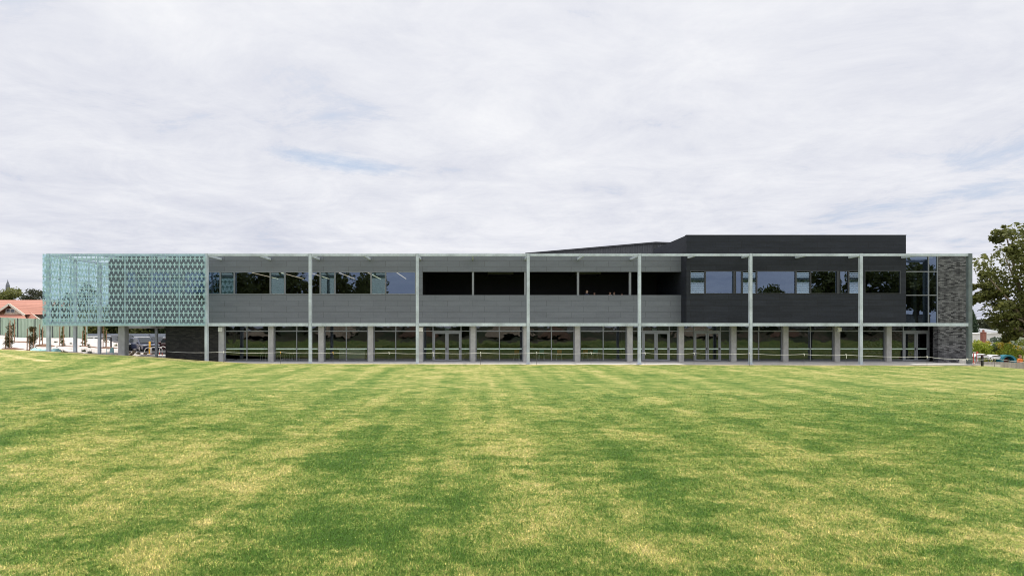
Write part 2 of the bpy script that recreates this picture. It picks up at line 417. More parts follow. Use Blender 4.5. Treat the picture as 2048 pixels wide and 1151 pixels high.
# ------------------------------------------------------------------ ground
BANK = [(-75, 1.9), (-44, 1.34), (-36.5, 1.08), (-33, .93), (-30.8, .82), (-28.8, .69), (-27, .61), (-24.5, .47), (-21, .20), (-17, .0)]
def lawn_z(x, y):
    z = interp(x, [(-20, .09), (38, -.09)]) * sm(10, 40, y)
    z += (interp(x, BANK) - (.09 if x < -17 else 0)*.0) * sm(36, 45, y) if x < -17 else 0
    if x < -26: z += (-26-x)*.022*sm(20, 40, y)*(1-sm(40, 45, y))
    z -= interp(x, [(38.8, 0), (39.6, .20), (40.3, .32), (42, .46), (60, .8)]) * sm(30, 43, y)
    if y < -24: z += 2.2*sm(-24, -40, y)
    return z
def sheet(name, xs, ys, zf, mat, kind='structure', dry=None):
    vs = [(x, y, zf(x, y)) for y in ys for x in xs]; n = len(xs)
    fs = [(j*n+i, j*n+i+1, (j+1)*n+i+1, (j+1)*n+i) for j in range(len(ys)-1) for i in range(n-1)]
    me = bpy.data.meshes.new(name); me.from_pydata(vs, [], fs); me.materials.append(mat)
    me.polygons.foreach_set('use_smooth', [True]*len(fs))
    if dry:
        at = me.color_attributes.new('dry', 'FLOAT_COLOR', 'POINT')
        for i, v in enumerate(vs):
            d = dry(*v); at.data[i].color = (d, d, d, 1)
    o = bpy.data.objects.new(name, me); COL.objects.link(o); o['kind'] = kind
    return o
def rng(a, b, st):
    n = max(1, round((b-a)/st)); return [a+(b-a)*i/n for i in range(n+1)]

def dryness(x, y, z):
    d = 0
    if x < -20:                                   # dry rim along the bank and the pale worn line at its foot
        d += .12*sm(43.3, 44.6, y)
        ln = interp(x, [(-37, 43.2), (-34.3, 42.2), (-32.2, 41.2), (-30.5, 40.6), (-28, 40.2)])
        if x < -29: d += .35*math.exp(-((y-ln)/.22)**2)
        d -= .06*sm(34, 40, y)*(1-sm(40, 43, y))
    else:
        e = 44.0 + .25*math.sin(x*.9)+.15*math.sin(x*2.3)
        d += .30*sm(e, e+.5, y)
        d -= .05*sm(41, 43, y)
    d -= .12*sm(-14, -22, y) if y < -14 else 0
    return d
sheet('lawn', rng(-80, 80, .7), rng(-14, 8, 2)[:-1] + rng(8, 38, .6) + rng(38, 44.85, .2)[1:], lawn_z, M['grass'], dry=dryness)
import numpy as np
rg = np.random.default_rng(4)
N = 600000
gy_ = np.exp(rg.uniform(np.log(5.9), np.log(30.0), N)); gy_ = gy_[rg.random(N) < 1 - np.clip((gy_-15)/14, 0, 1)**1.0]; N = len(gy_); gx_ = rg.uniform(-.84, .96, N)*gy_ + rg.uniform(-2, 2, N)
cl = rg.normal(0, 1, (N, 2))*.01
base = np.stack([gx_, gy_, np.array([lawn_z(a, b) for a, b in zip(gx_.tolist(), gy_.tolist())]) - .004], 1)
an = rg.uniform(0, 2*np.pi, N); hh = rg.uniform(.02, .046, N); ln = rg.uniform(.3, 1.1, N); wd = rg.uniform(.0045, .0085, N)*np.maximum(1, gy_/9)
sd_ = np.stack([-np.sin(an), np.cos(an), np.zeros(N)], 1)*wd[:, None]
tip = base + np.stack([np.cos(an)*hh*ln, np.sin(an)*hh*ln, hh], 1)
vv = np.empty((N*3, 3)); vv[0::3] = base - sd_; vv[1::3] = base + sd_; vv[2::3] = tip
me = bpy.data.meshes.new('grass'); me.vertices.add(N*3); me.vertices.foreach_set('co', vv.ravel()); me.loops.add(N*3); me.loops.foreach_set('vertex_index', np.arange(N*3, dtype=np.int32))
me.polygons.add(N); me.polygons.foreach_set('loop_start', np.arange(0, N*3, 3, dtype=np.int32)); me.update(calc_edges=True); me.validate(); me.materials.append(M['blade'])
go = bpy.data.objects.new('grass', me); COL.objects.link(go); go['kind'] = 'stuff'
tb_ = NT('rough_bank'); pb_ = tb_.pos()
nb_ = tb_.noise(pb_, .16, 6, .65, .6); nb2_ = tb_.noise(pb_, 1.3, 5, .7)
cb_ = tb_.ramp(tb_.math('ADD', tb_.math('MULTIPLY', nb_, .7), tb_.math('MULTIPLY', nb2_, .3)), [(.36, (.02, .035, .012)), (.47, (.05, .065, .025)), (.54, (.10, .075, .045)), (.62, (.20, .15, .10)), (.72, (.38, .33, .24))])
M['bank'] = tb_.done(tb_.bsdf(cb_, .95, 0, nb2_, .6, .1))
sheet('bank', rng(-110, 150, 2.5), rng(-62, -14, 2), lambda x, y: lawn_z(x, y) if y > -15 else lawn_z(x, y)+.5*math.sin(x*.21)*math.sin(y*.3+x*.05)*sm(-15, -20, y), M['bank'])
def flat(name, x0, x1, y0, y1, z, mat, th=.3):
    o = MB().box(x0, x1, y0, y1, z-th, z).build(name, mat); o['kind'] = 'structure'; return o
sheet('ground', [-3000, -300, -80, 80, 300, 3000], [-3000, -300, -60, 46, 100, 300, 3000], lambda x, y: -1.6, M['earth'])
flat('pavement', -24.6, 40.2, 44.75, 49.0, 0.0, M['slab'])
flat('path', -46, -24.6, 49.0, 59.0, .06, M['path'], .5)
flat('car_park', -62, -8, 59.0, 82, .28, M['asphalt'], .6)
sheet('yard', rng(40.3, 90, 3), rng(44.9, 110, 5), lambda x, y: -1.1, M['yard'])
Z1 = [(-80, 3.2), (-52, 1.9), (-42.4, 1.47), (-38, 1.05), (-33, .5), (-29, .1)]
def gravel_z(x, y):
    t = max(0, min(1, (y-44.9)/(63.5-44.9)))
    z0 = interp(x, BANK) - .03; z1 = interp(x, Z1)
    z = z0 + (z1-z0)*t + .10*math.sin(x*1.7+y)*math.sin(y*1.3) + .07*math.sin(x*.8-y*.9) - .25*math.sin(math.pi*t)
    edge = interp(y, [(45, -26.0), (50, -28.2), (55, -31.0), (59, -34.5), (64, -37)])
    return z - 3.0*sm(edge-1.6, edge+.6, x)
sheet('gravel_bank', rng(-80, -25, .5), rng(44.8, 65.5, .5), gravel_z, M['gravel'])

# ------------------------------------------------------------------ school building
Yw, Yb, Yc, Yg = 47.7, 46.5, 48.25, 48.5
bld = empty('school_building', (5, 48, 0), 'long two-storey grey and black clad school building behind a steel frame', 'school')
B = lambda mb, name, mat, lab=None, **k: tag(mb.build(name, mat, bld, **k), lab)
gx0, gx1 = X(217, Yw), X(1363, Yw)
kx0, kx1 = X(1373, Yb), X(1812, Yb)
zt = 8.72
wz0, wz1 = Z(588.2, Yw), Z(543.3, Yw)      # window strip
oz0, oz1 = Z(589.6, Yw), Z(543.2, Yw)      # terrace opening
strip0, strip1 = X(252, Yw), X(831, Yw)
open0, open1 = X(845, Yw), X(1363.2, Yw)
th = .28
screen_x = X(412, Yw)
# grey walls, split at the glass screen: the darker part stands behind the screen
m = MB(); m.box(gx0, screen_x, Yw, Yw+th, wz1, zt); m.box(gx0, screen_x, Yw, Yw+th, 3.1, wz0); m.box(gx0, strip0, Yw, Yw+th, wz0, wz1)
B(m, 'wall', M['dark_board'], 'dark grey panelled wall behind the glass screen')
m = MB(); m.box(screen_x, open0, Yw, Yw+th, wz1, zt); m.box(screen_x, strip1, Yw, Yw+th, 3.1, wz0)
m.box(strip1, open0, Yw, Yw+th, oz0, wz1)
m.box(strip1, gx1, Yw, Yw+th, 3.1, oz0); m.box(open0, gx1, Yw, Yw+th, oz1, zt)
B(m, 'wall', M['grey_board'], 'mid grey panelled wall')
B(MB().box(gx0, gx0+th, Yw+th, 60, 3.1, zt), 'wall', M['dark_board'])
# roof, floor slab, soffit
B(MB().box(gx0, kx0, Yw+th, 60, zt-.45, zt-.25), 'roof', M['roof_grey'])
B(MB().box(gx0, kx0, Yw+th, 60, 3.35, 4.3), 'floor_slab', M['inner'])
B(MB().box(gx0, kx1, Yw, Yg+.3, 3.05, 3.10), 'soffit', M['grey_board'])
B(MB().box(gx0, 39.4, Yg+.3, 60.2, 3.0, 3.12), 'ceiling', M['inner'])
B(MB().box(-25.7, 39.4, Yg+.12, 60.2, .004, .03), 'floor', M['carpet'])
m = MB().box(-25.7, 39.4, 60, 60.3, .03, 3.0)
B(m, 'interior_wall', M['inner'])
B(MB().box(gx0+th, X(838, Yw), 60, 60.2, 4.3, zt-.45), 'interior_wall', M['inner'])
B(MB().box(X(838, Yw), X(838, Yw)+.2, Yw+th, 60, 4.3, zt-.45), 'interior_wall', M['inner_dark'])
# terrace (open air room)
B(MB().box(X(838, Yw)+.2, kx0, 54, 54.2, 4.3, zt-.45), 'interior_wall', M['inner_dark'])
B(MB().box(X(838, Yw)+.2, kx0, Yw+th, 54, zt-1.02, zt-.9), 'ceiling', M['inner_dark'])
for px in (1000, 1170):
    xx = X(px, 52); 
    m = MB().box(xx-1.1, xx+1.1, 50.5, 53.4, zt-1.3, zt-1.03)
    B(m, 'skylight_box', M['frame_dark'])
for px in (946, 1050.5, 1156, 1260):
    B(MB().box(X(px, Yw+.1)-.085, X(px, Yw+.1)+.085, Yw+.06, Yw+.23, oz0, oz1), 'post', M['frame'])
# dark wall left end / brick
bx0, bx1 = X(331, 48.3), X(436, 48.3)
B(MB().box(bx0, bx1, 48.3, 60, 0, 3.05), 'brick_wall', M['brick_dark'], 'blackish brick wall beneath the upper storey')
# black volume
bw0, bw1 = Z(587, Yb), Z(541.5, Yb)
kz = Z(470.3, Yb)
ks0, ks1 = X(1380, Yb), X(1722.5, Yb)
kp0, kp1 = X(1729, Yb), X(1801, Yb)
m = MB(); m.box(kx0, kx1, Yb, Yb+th, bw1, kz); m.box(kx0, kx1, Yb, Yb+th, 3.1, bw0)
m.box(kx0, ks0, Yb, Yb+th, bw0, bw1); m.box(ks1, kp0, Yb, Yb+th, bw0, bw1); m.box(kp1, kx1, Yb, Yb+th, bw0, bw1)
B(m, 'wall', M['black_board'], 'black panelled wall of the projecting upper storey')
m = MB(); m.box(kx0, kx0+th, Yb+th, 55.1, 3.1, kz); m.box(kx1-th, kx1, Yb+th, 55.1, 3.1, kz); m.box(kx0+th, kx1-th, 54.85, 55.1, 3.1, kz)
B(m, 'wall', M['black_board'], 'black side wall')
B(MB().box(kx0+th, kx1-th, Yb+th, 54.85, kz-.75, kz-.6), 'roof', M['roof_grey'])
B(MB().box(kx0-.02, kx1+.02, Yb-.02, Yb+th+.04, kz+.001, kz+.035), 'parapet_cap', M['frame_dark'])
B(MB().box(kx0+th, kx1-th, Yb+th, 54.85, 3.35, 4.3), 'floor_slab', M['inner'])
B(MB().box(kx0, kx1, Yb, Yw-.003, 3.05, 3.1), 'soffit', M['black_board'])
B(MB().box(kx0+th, kx1-th, Yb+th, 54.85, 7.9, 8.0), 'ceiling', M['inner'])
# rear bulk of the upper storey so that no daylight leaks in
B(MB().box(kx0, 39.4, 55.2, 60.2, 3.13, 8.3), 'rear_block', M['dark_board'])

def rect_frame(m, x0, x1, z0, z1, w, y0, y1):
    m.box(x0, x0+w, y0, y1, z0, z1); m.box(x1-w, x1, y0, y1, z0, z1)
    m.box(x0+w, x1-w, y0, y1, z0, z0+w); m.box(x0+w, x1-w, y0, y1, z1-w, z1)
def pane(parent, x0, x1, z0, z1, y, mat):
    return MB().quad((x0,y,z0),(x1,y,z0),(x1,y,z1),(x0,y,z1)).build('pane', mat, parent)
def blades(m, x0, x1, z0, z1, y, n, tilt):
    h = (z1-z0)/n
    for i in range(n):
        zc = z0 + (i+.5)*h; c = math.cos(tilt)*h*.56; s_ = math.sin(tilt)*h*.56
        m.add([(x0,y-s_,zc-c),(x1,y-s_,zc-c),(x1,y+s_,zc+c),(x0,y+s_,zc+c),
               (x0,y-s_+.006,zc-c),(x1,y-s_+.006,zc-c),(x1,y+s_+.006,zc+c),(x0,y+s_+.006,zc+c)],
              [(0,1,2,3),(7,6,5,4),(0,4,5,1),(3,2,6,7)])
def up_window(p0, p1, Y, z0, z1, fm, kind):
    x0, x1 = X(p0, Y), X(p1, Y)
    m = MB(); rect_frame(m, x0, x1, z0, z1, .045, Y-.03, Y+.12)
    w = B(m, 'window', M[fm], 'louvred window' if kind == 'l' else None)
    if kind == 'l':
        b = MB(); blades(b, x0+.05, x1-.05, z0+.05, z1-.05, Y+.03, 11, R(24 if fm == 'frame_dark' else 12))
        b.build('louvre', M['louvre_glass' if fm == 'frame_dark' else 'louvre_dim'], w)
    else: pane(w, x0+.045, x1-.045, z0+.045, z1-.045, Y+.05, M['glass_up'])
for p0, p1, k in [(252,272,'p'),(273,297,'l'),(298,340,'p'),(341,366,'l'),(367.5,440.5,'p'),(441,468.5,'l'),(469,540.5,'p'),(541,569.5,'l'),(570,640.5,'p'),(641,669.5,'l'),(670,742,'p'),(742.5,771,'l'),(771.5,831,'p')]:
    up_window(p0, p1, Yw, wz0, wz1, 'frame', k)
for p0, p1, k in [(1380,1410,'l'),(1410.5,1468,'p'),(1471,1484,'p'),(1484.5,1513,'l'),(1513.5,1591.5,'p'),(1592,1620.5,'l'),(1621,1675,'p'),(1679,1697,'p'),(1697.5,1722.5,'l'),(1729,1801,'p')]:
    up_window(p0, p1, Yb, bw0, bw1, 'frame_dark', k)
for a, b in ((1468, 1471), (1675, 1679)):
    B(MB().box(X(a, Yb), X(b, Yb), Yb+.0, Yb+.2, bw0, bw1), 'mullion', M['frame_dark'])

# columns
CP = [442, 541.5, 642, 741, 840.5, 946, 1052, 1155, 1260, 1363, 1468, 1572, 1675.5, 1778.5]
for p in CP:
    xc = X(p, Yc); B(MB().box(xc-.215, xc+.215, Yc, Yc+.45, 0, 3.05), 'column', M['concrete'], bevel=.012)
# ground floor glazing
gz0, gz1, gt = .03, 3.05, 2.52
fw = .07
doors = {4: (866, 922), 8: (1285, 1338.5), 9: (1388, 1440.5)}
def rails(parent, x0, x1):
    MB().box(x0, x1, Yg-.03, Yg-.006, 1.02, 1.09).build('rail', M['mint'], parent)
def plain_bay(x0, x1, split=True):
    m = MB(); y0, y1 = Yg-.05, Yg+.06
    rect_frame(m, x0, x1, gz0, gz1, fw, y0, y1)
    m.box(x0+fw, x1-fw, y0, y1, gt-.05, gt+.05)
    xs = [x0+fw, x1-fw]
    if split:
        xm = (x0+x1)/2
        m.box(xm-.035, xm+.035, y0+.002, y1-.002, gz0+fw, gt-.05); m.box(xm-.06, xm+.06, y0+.002, y1-.002, gt+.05, gz1-fw)
        xs = [x0+fw, xm, x1-fw]
    w = B(m, 'window', M['frame'])
    for a, b in zip(xs, xs[1:]):
        pane(w, a, b, gz0+fw, gt, Yg, M['glass']); pane(w, a, b, gt, gz1-fw, Yg, M['glass'])
        rails(w, a+.04, b-.04)
def door_bay(x0, x1, d0, d1):
    m = MB(); y0, y1 = Yg-.05, Yg+.06
    rect_frame(m, x0, x1, gz0, gz1, fw, y0, y1)
    for d in (d0, d1): m.box(d-.045, d+.045, y0+.002, y1-.002, gz0+fw, gz1-fw)
    m.box(x0+fw, d0-.045, y0+.004, y1-.004, gt-.03, gt+.03); m.box(d1+.045, x1-fw, y0+.004, y1-.004, gt-.03, gt+.03)
    m.box(d0+.045, d1-.045, y0+.004, y1-.004, gt-.09, gt+.05)
    w = B(m, 'window', M['frame'], 'glazed frame round the double doors')
    for a, b in ((x0+fw, d0-.045), (d1+.045, x1-fw)):
        pane(w, a, b, gz0+fw, gt, Yg, M['glass']); pane(w, a, b, gt, gz1-fw, Yg, M['glass']); rails(w, a, b)
    pane(w, d0+.045, d1-.045, gt+.05, gz1-fw, Yg, M['glass'])
    mid = (d0+d1)/2
    for a, b, hs in ((d0+.05, mid-.012, -1), (mid+.012, d1-.05, 1)):
        dm = MB(); rect_frame(dm, a, b, gz0+.02, gt-.10, .125, Yg-.055, Yg+.02)
        d = B(dm, 'door', M['frame'])
        pane(d, a+.125, b-.125, gz0+.145, gt-.225, Yg-.02, M['glass']); rails(d, a+.13, b-.13)
        hx = (b-.06) if hs < 0 else (b-.06)
        MB().box(hx-.02, hx+.02, Yg-.11, Yg-.056, .95, 1.15).build('handle', M['black'], d, bevel=.006)
for i in range(len(CP)-1):
    x0, x1 = X(CP[i], Yc)+.23, X(CP[i+1], Yc)-.23
    if i in doors: door_bay(x0, x1, X(doors[i][0], Yg), X(doors[i][1], Yg))
    else: plain_bay(x0, x1, i != 12)
door_bay(X(CP[-1], Yc)+.23, X(1875, 47.6), X(1806, Yg), X(1857, Yg))
# glazed corner, brick pier
gy = 47.3
cx0, cx1 = kx1+.01, X(1875, gy)
m = MB(); rect_frame(m, cx0, cx1, 3.12, 8.6, .07, gy-.05, gy+.06)
xv = X(1856.5, gy); m.box(xv-.04, xv+.04, gy-.048, gy+.058, 3.19, 8.53)
zs = [3.19, Z(590, gy), Z(543, gy), 8.53]
for zz in zs[1:3]:
    m.box(cx0+.07, xv-.04, gy-.046, gy+.056, zz-.04, zz+.04); m.box(xv+.04, cx1-.07, gy-.046, gy+.056, zz-.04, zz+.04)
w = B(m, 'window', M['frame'], 'tall corner window')
for a, b in ((cx0+.07, xv-.04), (xv+.04, cx1-.07)):
    for za, zb in zip(zs, zs[1:]): pane(w, a, b, za, zb, gy+.01, M['glass_up'])
B(MB().box(X(1830, 49)-.13, X(1830, 49)+.13, 49, 49.26, 3.13, 8.5), 'post', M['galv_dark'])
B(MB().box(cx0, X(1934, gy), gy+.5, 55.2, 8.45, 8.58), 'roof', M['roof_grey'])
px0, px1 = X(1875.5, gy), X(1934, gy)
B(MB().box(px0, px1, gy-.05, gy+.5, 0, Z(512.5, gy)), 'brick_wall', M['brick_grey'], 'tall pier of mottled grey brick', )
B(MB().box(px1-.4, px1, gy+.5, 60.2, 0, 8.5), 'brick_wall', M['brick_grey'])
# undercroft and left deck
lx = X(95, 45)
B(MB().box(lx-.3, gx0, 45.25, 53.2, 3.0, 3.3), 'deck', M['concrete'])
B(MB().box(gx0, bx0, Yw, 60, 2.96, 3.045), 'deck', M['concrete'])
ux = X(242.5, 48)
B(MB().box(X(236, 48), X(249, 48), 48, 48.6, 0, 3.0), 'column', M['concrete'], 'broad concrete column under the glass screen', bevel=.012)
B(MB().box(X(311.7, 54)-.1, X(311.7, 54)+.1, 54, 54.2, .06, 2.96), 'post', M['galv'], 'slim post under the deck')
B(MB().box(X(240, 54), X(330, 54), 53.9, 54.25, 2.70, 2.955), 'beam', M['concrete'])

# ceiling lights in the upper room
for k in range(6):
    xx = -19.7 + 2.56*k
    l = empty('ceiling_light', (xx, 55, 7.7), 'long slim lit tube hanging under the ceiling of the upper room', 'light', 'strip lights in the upper room')
    MB().box(xx-.05, xx+.05, 51.7, 58.5, 7.66, 7.74).build('housing', M['white'], l)
    MB().box(xx-.03, xx+.03, 51.72, 58.48, 7.615, 7.655).build('tube', M['striplight'], l)
B(MB().box(gx0+th, X(838, Yw), Yw+th, 60, 7.95, 8.05), 'ceiling', M['inner'])

# ------------------------------------------------------------------ steel pergola
Yp = 45.0
per = empty('steel_pergola', (5, 45, 0), 'tall galvanised steel frame standing along the whole front of the school', 'pergola')
Pm = lambda mb, name, mat='galv', lab=None: tag(mb.build(name, M[mat], per), lab)
PP = [412, 620, 834.5, 1056.5, 1279.5, 1502, 1723]
bt0, bt1 = Z(511.7, Yp), Z(507, Yp)
mb0, mb1 = Z(651.7, Yp), Z(645.6, Yp)
hw = .11
posts = [X(95.5, Yp)] + [X(p, Yp) for p in PP] + [X(1941, Yp)]
for i, xx in enumerate(posts):
    if i == len(posts)-1:
        m = MB(); m.box(xx-.15, xx+.15, Yp, Yp+.03, -.15, bt1+.02); m.box(xx-.15, xx+.15, Yp+.20, Yp+.23, -.15, bt1+.02); m.box(xx-.15, xx-.12, Yp+.03, Yp+.20, -.15, bt1+.02)
        m.box(xx-.02, xx+.02, Yp+.03, Yp+.2, -.15, bt1)
        Pm(m, 'post', 'galv_dark', 'darker corner post beside the brick pier')
    else:
        Pm(MB().box(xx-hw, xx+hw, Yp-.004, Yp+.22, -.15 if i else .3, bt1+.02), 'post')
for xx in posts[2:]:
    zb_ = .0
    Pm(MB().box(xx-.18, xx+.18, Yp-.09, Yp+.30, .003, .03), 'base_plate')
for a, b in zip(posts, posts[1:]):
    Pm(MB().box(a+hw+.02, b-hw-.02, Yp+.01, Yp+.21, bt0, bt1), 'beam'); Pm(MB().box(a+hw+.02, b-hw-.02, Yp+.01, Yp+.21, mb0, mb1), 'beam')
pur = [posts[0]]
for a, b in zip(posts[1:], posts[2:]): pur += [a, (a+b)/2]
pur += [posts[0] + (posts[1]-posts[0])*k/3 for k in (1, 2)]
for xx in pur:
    ye = Yb if kx0-.1 < xx < kx1 else (gy-.05 if xx > kx1 else Yw)
    if xx == posts[0]: continue
    Pm(MB().box(xx-.06, xx+.06, Yp+.215, ye-.003, bt0-.02, bt1-.03), 'purlin')
# side frame under and above the deck
sx = posts[0]
for yy in (48.0, 51.1, 53.6):
    Pm(MB().box(sx-hw, sx+hw, yy, yy+.2, .3 if yy < 53 else 3.31, bt1), 'post')
    Pm(MB().box(sx+hw, gx0 if yy > 47.7 else gx0, yy+.02, yy+.18, bt0, bt1), 'beam')
Pm(MB().box(sx-.1, sx+.1, Yp+.225, 47.995, bt0, bt1), 'beam'); Pm(MB().box(sx-.1, sx+.1, 48.205, 51.095, bt0, bt1), 'beam'); Pm(MB().box(sx-.1, sx+.1, 51.305, 53.595, bt0, bt1), 'beam')

# ------------------------------------------------------------------ glass screen
scx0, scx1 = X(84.5, 44.8), X(411, 44.8)
scr = empty('glass_screen', (scx0, 44.8, 3), 'aqua patterned glass screen with rows of crosses wrapping the upper corner of the frame', 'glass screen')
sz0, sz1 = Z(650.5, 44.8), Z(507.2, 44.8)
nc, nr = 6, 3
zz = [sz0 + (sz1-sz0)*k/nr for k in range(nr+1)]
xx = [scx0 + (scx1-scx0)*k/nc for k in range(nc+1)]
g = .012
for i in range(nc):
    for j in range(nr):
        MB().quad((xx[i]+g, 44.8, zz[j]+g), (xx[i+1]-g, 44.8, zz[j]+g), (xx[i+1]-g, 44.8, zz[j+1]-g), (xx[i]+g, 44.8, zz[j+1]-g)).build('glass_panel', M['screen'], scr)
ys = [44.84 + (53.4-44.84)*k/5 for k in range(6)]
for i in range(5):
    for j in range(nr):
        MB().quad((scx0, ys[i]+g, zz[j]+g), (scx0, ys[i+1]-g, zz[j]+g), (scx0, ys[i+1]-g, zz[j+1]-g), (scx0, ys[i]+g, zz[j+1]-g)).build('glass_panel', M['screen'], scr)
def spider(x, y, z, side=False):
    m = MB()
    for a in (45, 135, 225, 315):
        c, s_ = math.cos(R(a))*.11, math.sin(R(a))*.11
        if side: m.bar((x+.06, y, z), (x+.02, y+c, z+s_), .03)
        else: m.bar((x, y+.06, z), (x+c, y+.02, z+s_), .03)
    m.build('spider_fitting', M['galv_dark'], scr)
for i in range(1, nc+1):
    for j in range(1, nr): spider(xx[i] - (.1 if i == nc else 0), 44.8, zz[j])
for i in range(1, 5):
    for j in range(1, nr): spider(scx0, ys[i], zz[j], True)
for i in range(1, nc):
    MB().box(xx[i]-.03, xx[i]+.03, 44.9, 44.99, sz0+.1, sz1-.1).build('mullion', M['galv'], scr)
for y in ys[1:5]:
    MB().box(scx0+.1, scx0+.19, y-.03, y+.03, sz0+.1, sz1-.1).build('mullion', M['galv'], scr)

# ------------------------------------------------------------------ hall behind
hall = empty('school_hall', (14, 62, 0), 'hall with ribbed dark metal gable rising behind the school roof', 'hall')
hy = 62.0
xa, xb, xc = X(1058, hy), X(1310, hy), 25.0
za, zb, zc = Z(507.2, hy), Z(486.2, hy), Z(490, hy)
MB().prism([(xa, 0), (xc, 0), (xc, zc), (xb, zb), (xa, za)], hy, hy+.3).build('wall', M['roof_sheet'], hall)
m = MB()
xr = xa+.1
while xr < xc:
    zt_ = za+(zb-za)*(xr-xa)/(xb-xa) if xr < xb else zb+(zc-zb)*(xr-xb)/(xc-xb)
    m.box(xr, xr+.06, hy-.05, hy-.002, 7, zt_-.1); xr += .26
m.build('rib', M['roof_sheet'], hall)
m = MB(); m.prism([(xa-.4, za-.06), (xb, zb), (xc, zc), (xc, zc+.12), (xb, zb+.13), (xa-.4, za+.07)], hy-.25, hy+14)
m.build('roof', M['frame_dark'], hall)
MB().box(xb-.18, xb+.18, hy-.08, hy-.053, 7, zb-.12).build('trim', M['dark_board'], hall)

# ------------------------------------------------------------------ fittings on the building
def wall_box(px, lab):
    o = empty('wall_light', (X(px, Yc), Yc, 2.6), lab, 'wall light', 'square white lights on the concrete columns')
    xc = X(px, Yc); MB().box(xc-.16, xc+.16, Yc-.12, Yc-.002, 2.48, 2.82).build('housing', M['white'], o, bevel=.015)
    MB().box(xc-.12, xc+.12, Yc-.135, Yc-.121, 2.52, 2.78).build('lens', M['offwhite'], o)
wall_box(441, 'white square light on the concrete column next to the dark brick wall')
wall_box(842, 'white square light on the column beside the first double door')
wall_box(1678, 'white square light on the column between the black block and the entrance')
def exit_sign(px, lab):
    yy = Yg+.5; xc = X(px, yy); o = empty('exit_sign', (xc, yy, 2.6), lab, 'exit sign', 'pale signs hung inside the doors')
    MB().box(xc-.19, xc+.19, yy, yy+.04, 2.52, 2.74).build('face', M['exit'], o)
    MB().box(xc-.015, xc+.015, yy+.01, yy+.03, 2.745, 2.99).build('hanger', M['frame'], o)
exit_sign(894, 'pale hanging sign over the double doors between the second and third pergola posts')
exit_sign(1309, 'pale hanging sign over the double doors just past the fourth full pergola bay')
exit_sign(1413, 'pale hanging sign over the double doors beneath the corner of the black block')
exit_sign(1828, 'pale hanging sign over the entrance doors beside the grey brick pier')
def cam(px, py, Y, lab):
    x, z = X(px, Y), Z(py, Y); o = empty('security_camera', (x, Y, z), lab, 'camera', )
    MB().box(x-.05, x+.05, Y-.06, Y, z-.06, z+.06).build('bracket', M['black'], o)
    MB().tube([(x-.02, Y-.06, z), (x-.16, Y-.26, z-.05)], .055, 8).build('body', M['black'], o)
cam(1922, 657, gy-.05, 'small black camera fixed on the grey brick pier')
cam(320, 652, 47.5, 'small dark camera under the glass screen near the blackish wall')

# ------------------------------------------------------------------ furniture seen through the glass
def chair(x, y, mat, lab, group, rz=0):
    o = empty('chair', (x, y, .03), lab, 'chair', group)
    def q(mb, n, mt): return mb.build(n, M[mt], o)
    for dx in (-.2, .2):
        for dy in (-.2, .2): q(MB().tube([(x+dx*1.15, y+dy*1.15, .03), (x+dx, y+dy, .48)], .016, 6), 'leg', 'white')
    q(MB().box(x-.22, x+.22, y-.22, y+.22, .48, .52), 'seat', mat)
    m = MB(); m.box(x-.2, x+.2, y-.22, y-.19, .62, .9); q(m, 'backrest', mat)
    for dx in (-.17, .17): q(MB().bar((x+dx, y-.205, .52), (x+dx, y-.205, .62), .025), 'back_support', 'white')
for px, d, mat, lab in [(528, 50.0, 'inner', 'white legged chair behind the glass next to the second concrete column'),
        (558, 50.0, 'inner', 'white legged chair just past the second concrete column behind the glass'),
        (576, 50.2, 'inner', 'middle white legged chair of three behind the second glazed bay'),
        (592, 50.0, 'inner', 'white legged chair behind the mullion of the second glazed bay'),
        (1033, 50.0, 'orange_seat', 'orange chair behind the glass before the central pergola post'),
        (1083, 50.4, 'teal_seat', 'teal chair behind the glass after the central pergola post'),
        (1118, 49.9, 'orange_seat', 'orange chair in the bay after the central pergola post'),
        (1170, 50.2, 'orange_seat', 'orange chair in the second bay after the central pergola post'),
        (1190, 50.6, 'teal_seat', 'teal chair in the second bay after the central pergola post')]:
    chair(X(px, d), d, mat, lab, 'chairs behind the ground floor glass')
def counter(px0, px1, d, lab):
    x0, x1 = X(px0, d), X(px1, d); o = empty('counter', ((x0+x1)/2, d, .03), lab, 'counter')
    MB().box(x0, x1, d, d+.6, .03, .84).build('body', M['offwhite'], o); MB().box(x0-.04, x1+.04, d-.04, d+.64, .845, .89).build('top', M['white'], o)
counter(678, 730, 51, 'pale counter behind the fourth glazed bay')
for px, d in [(470, 51), (660, 51.5), (1243, 51.5)]:
    B(MB().tube([(X(px, d), d, .03), (X(px, d), d, 3.0)], .13, 12), 'post', M['black'])

# ------------------------------------------------------------------ rope barrier
SK = [(447,'thin pale stake in front of the first concrete column'),(561,'stake with an orange knot in front of the second glazed bay'),(666,'stake with a yellow knot in front of the third glazed bay'),(778,'thin stake before the fourth glazed bay'),
      (866,'stake before the hinge of the first double door'),(961,'thin stake before the bay next to the first double door'),(1073,'thin stake just past the central pergola post'),(1182,'thin stake in the middle of the bay before the fifth pergola post'),
      (1290,'stake before the second pair of doors'),(1388,'stake before the third pair of doors'),(1499,'stake beside the pergola post under the black block'),(1608,'thin stake before the last plain bay under the black block'),
      (1692,'stake with a hanging white tail of tape near the seventh pergola post'),(1854,'stake before the entrance doors by the brick pier'),(1934,'stake with a thick knot before the corner of the brick pier'),(1989,'thin stake before the low retaining wall')]
ysk = 44.2
rope = []
def rope_h(px): return interp(px, [(330, 702.5), (700, 705), (1100, 705), (1500, 706.5), (1692, 709), (1770, 714), (1854, 713), (1934, 717.5), (1989, 716.5), (2060, 723)])
tops = []
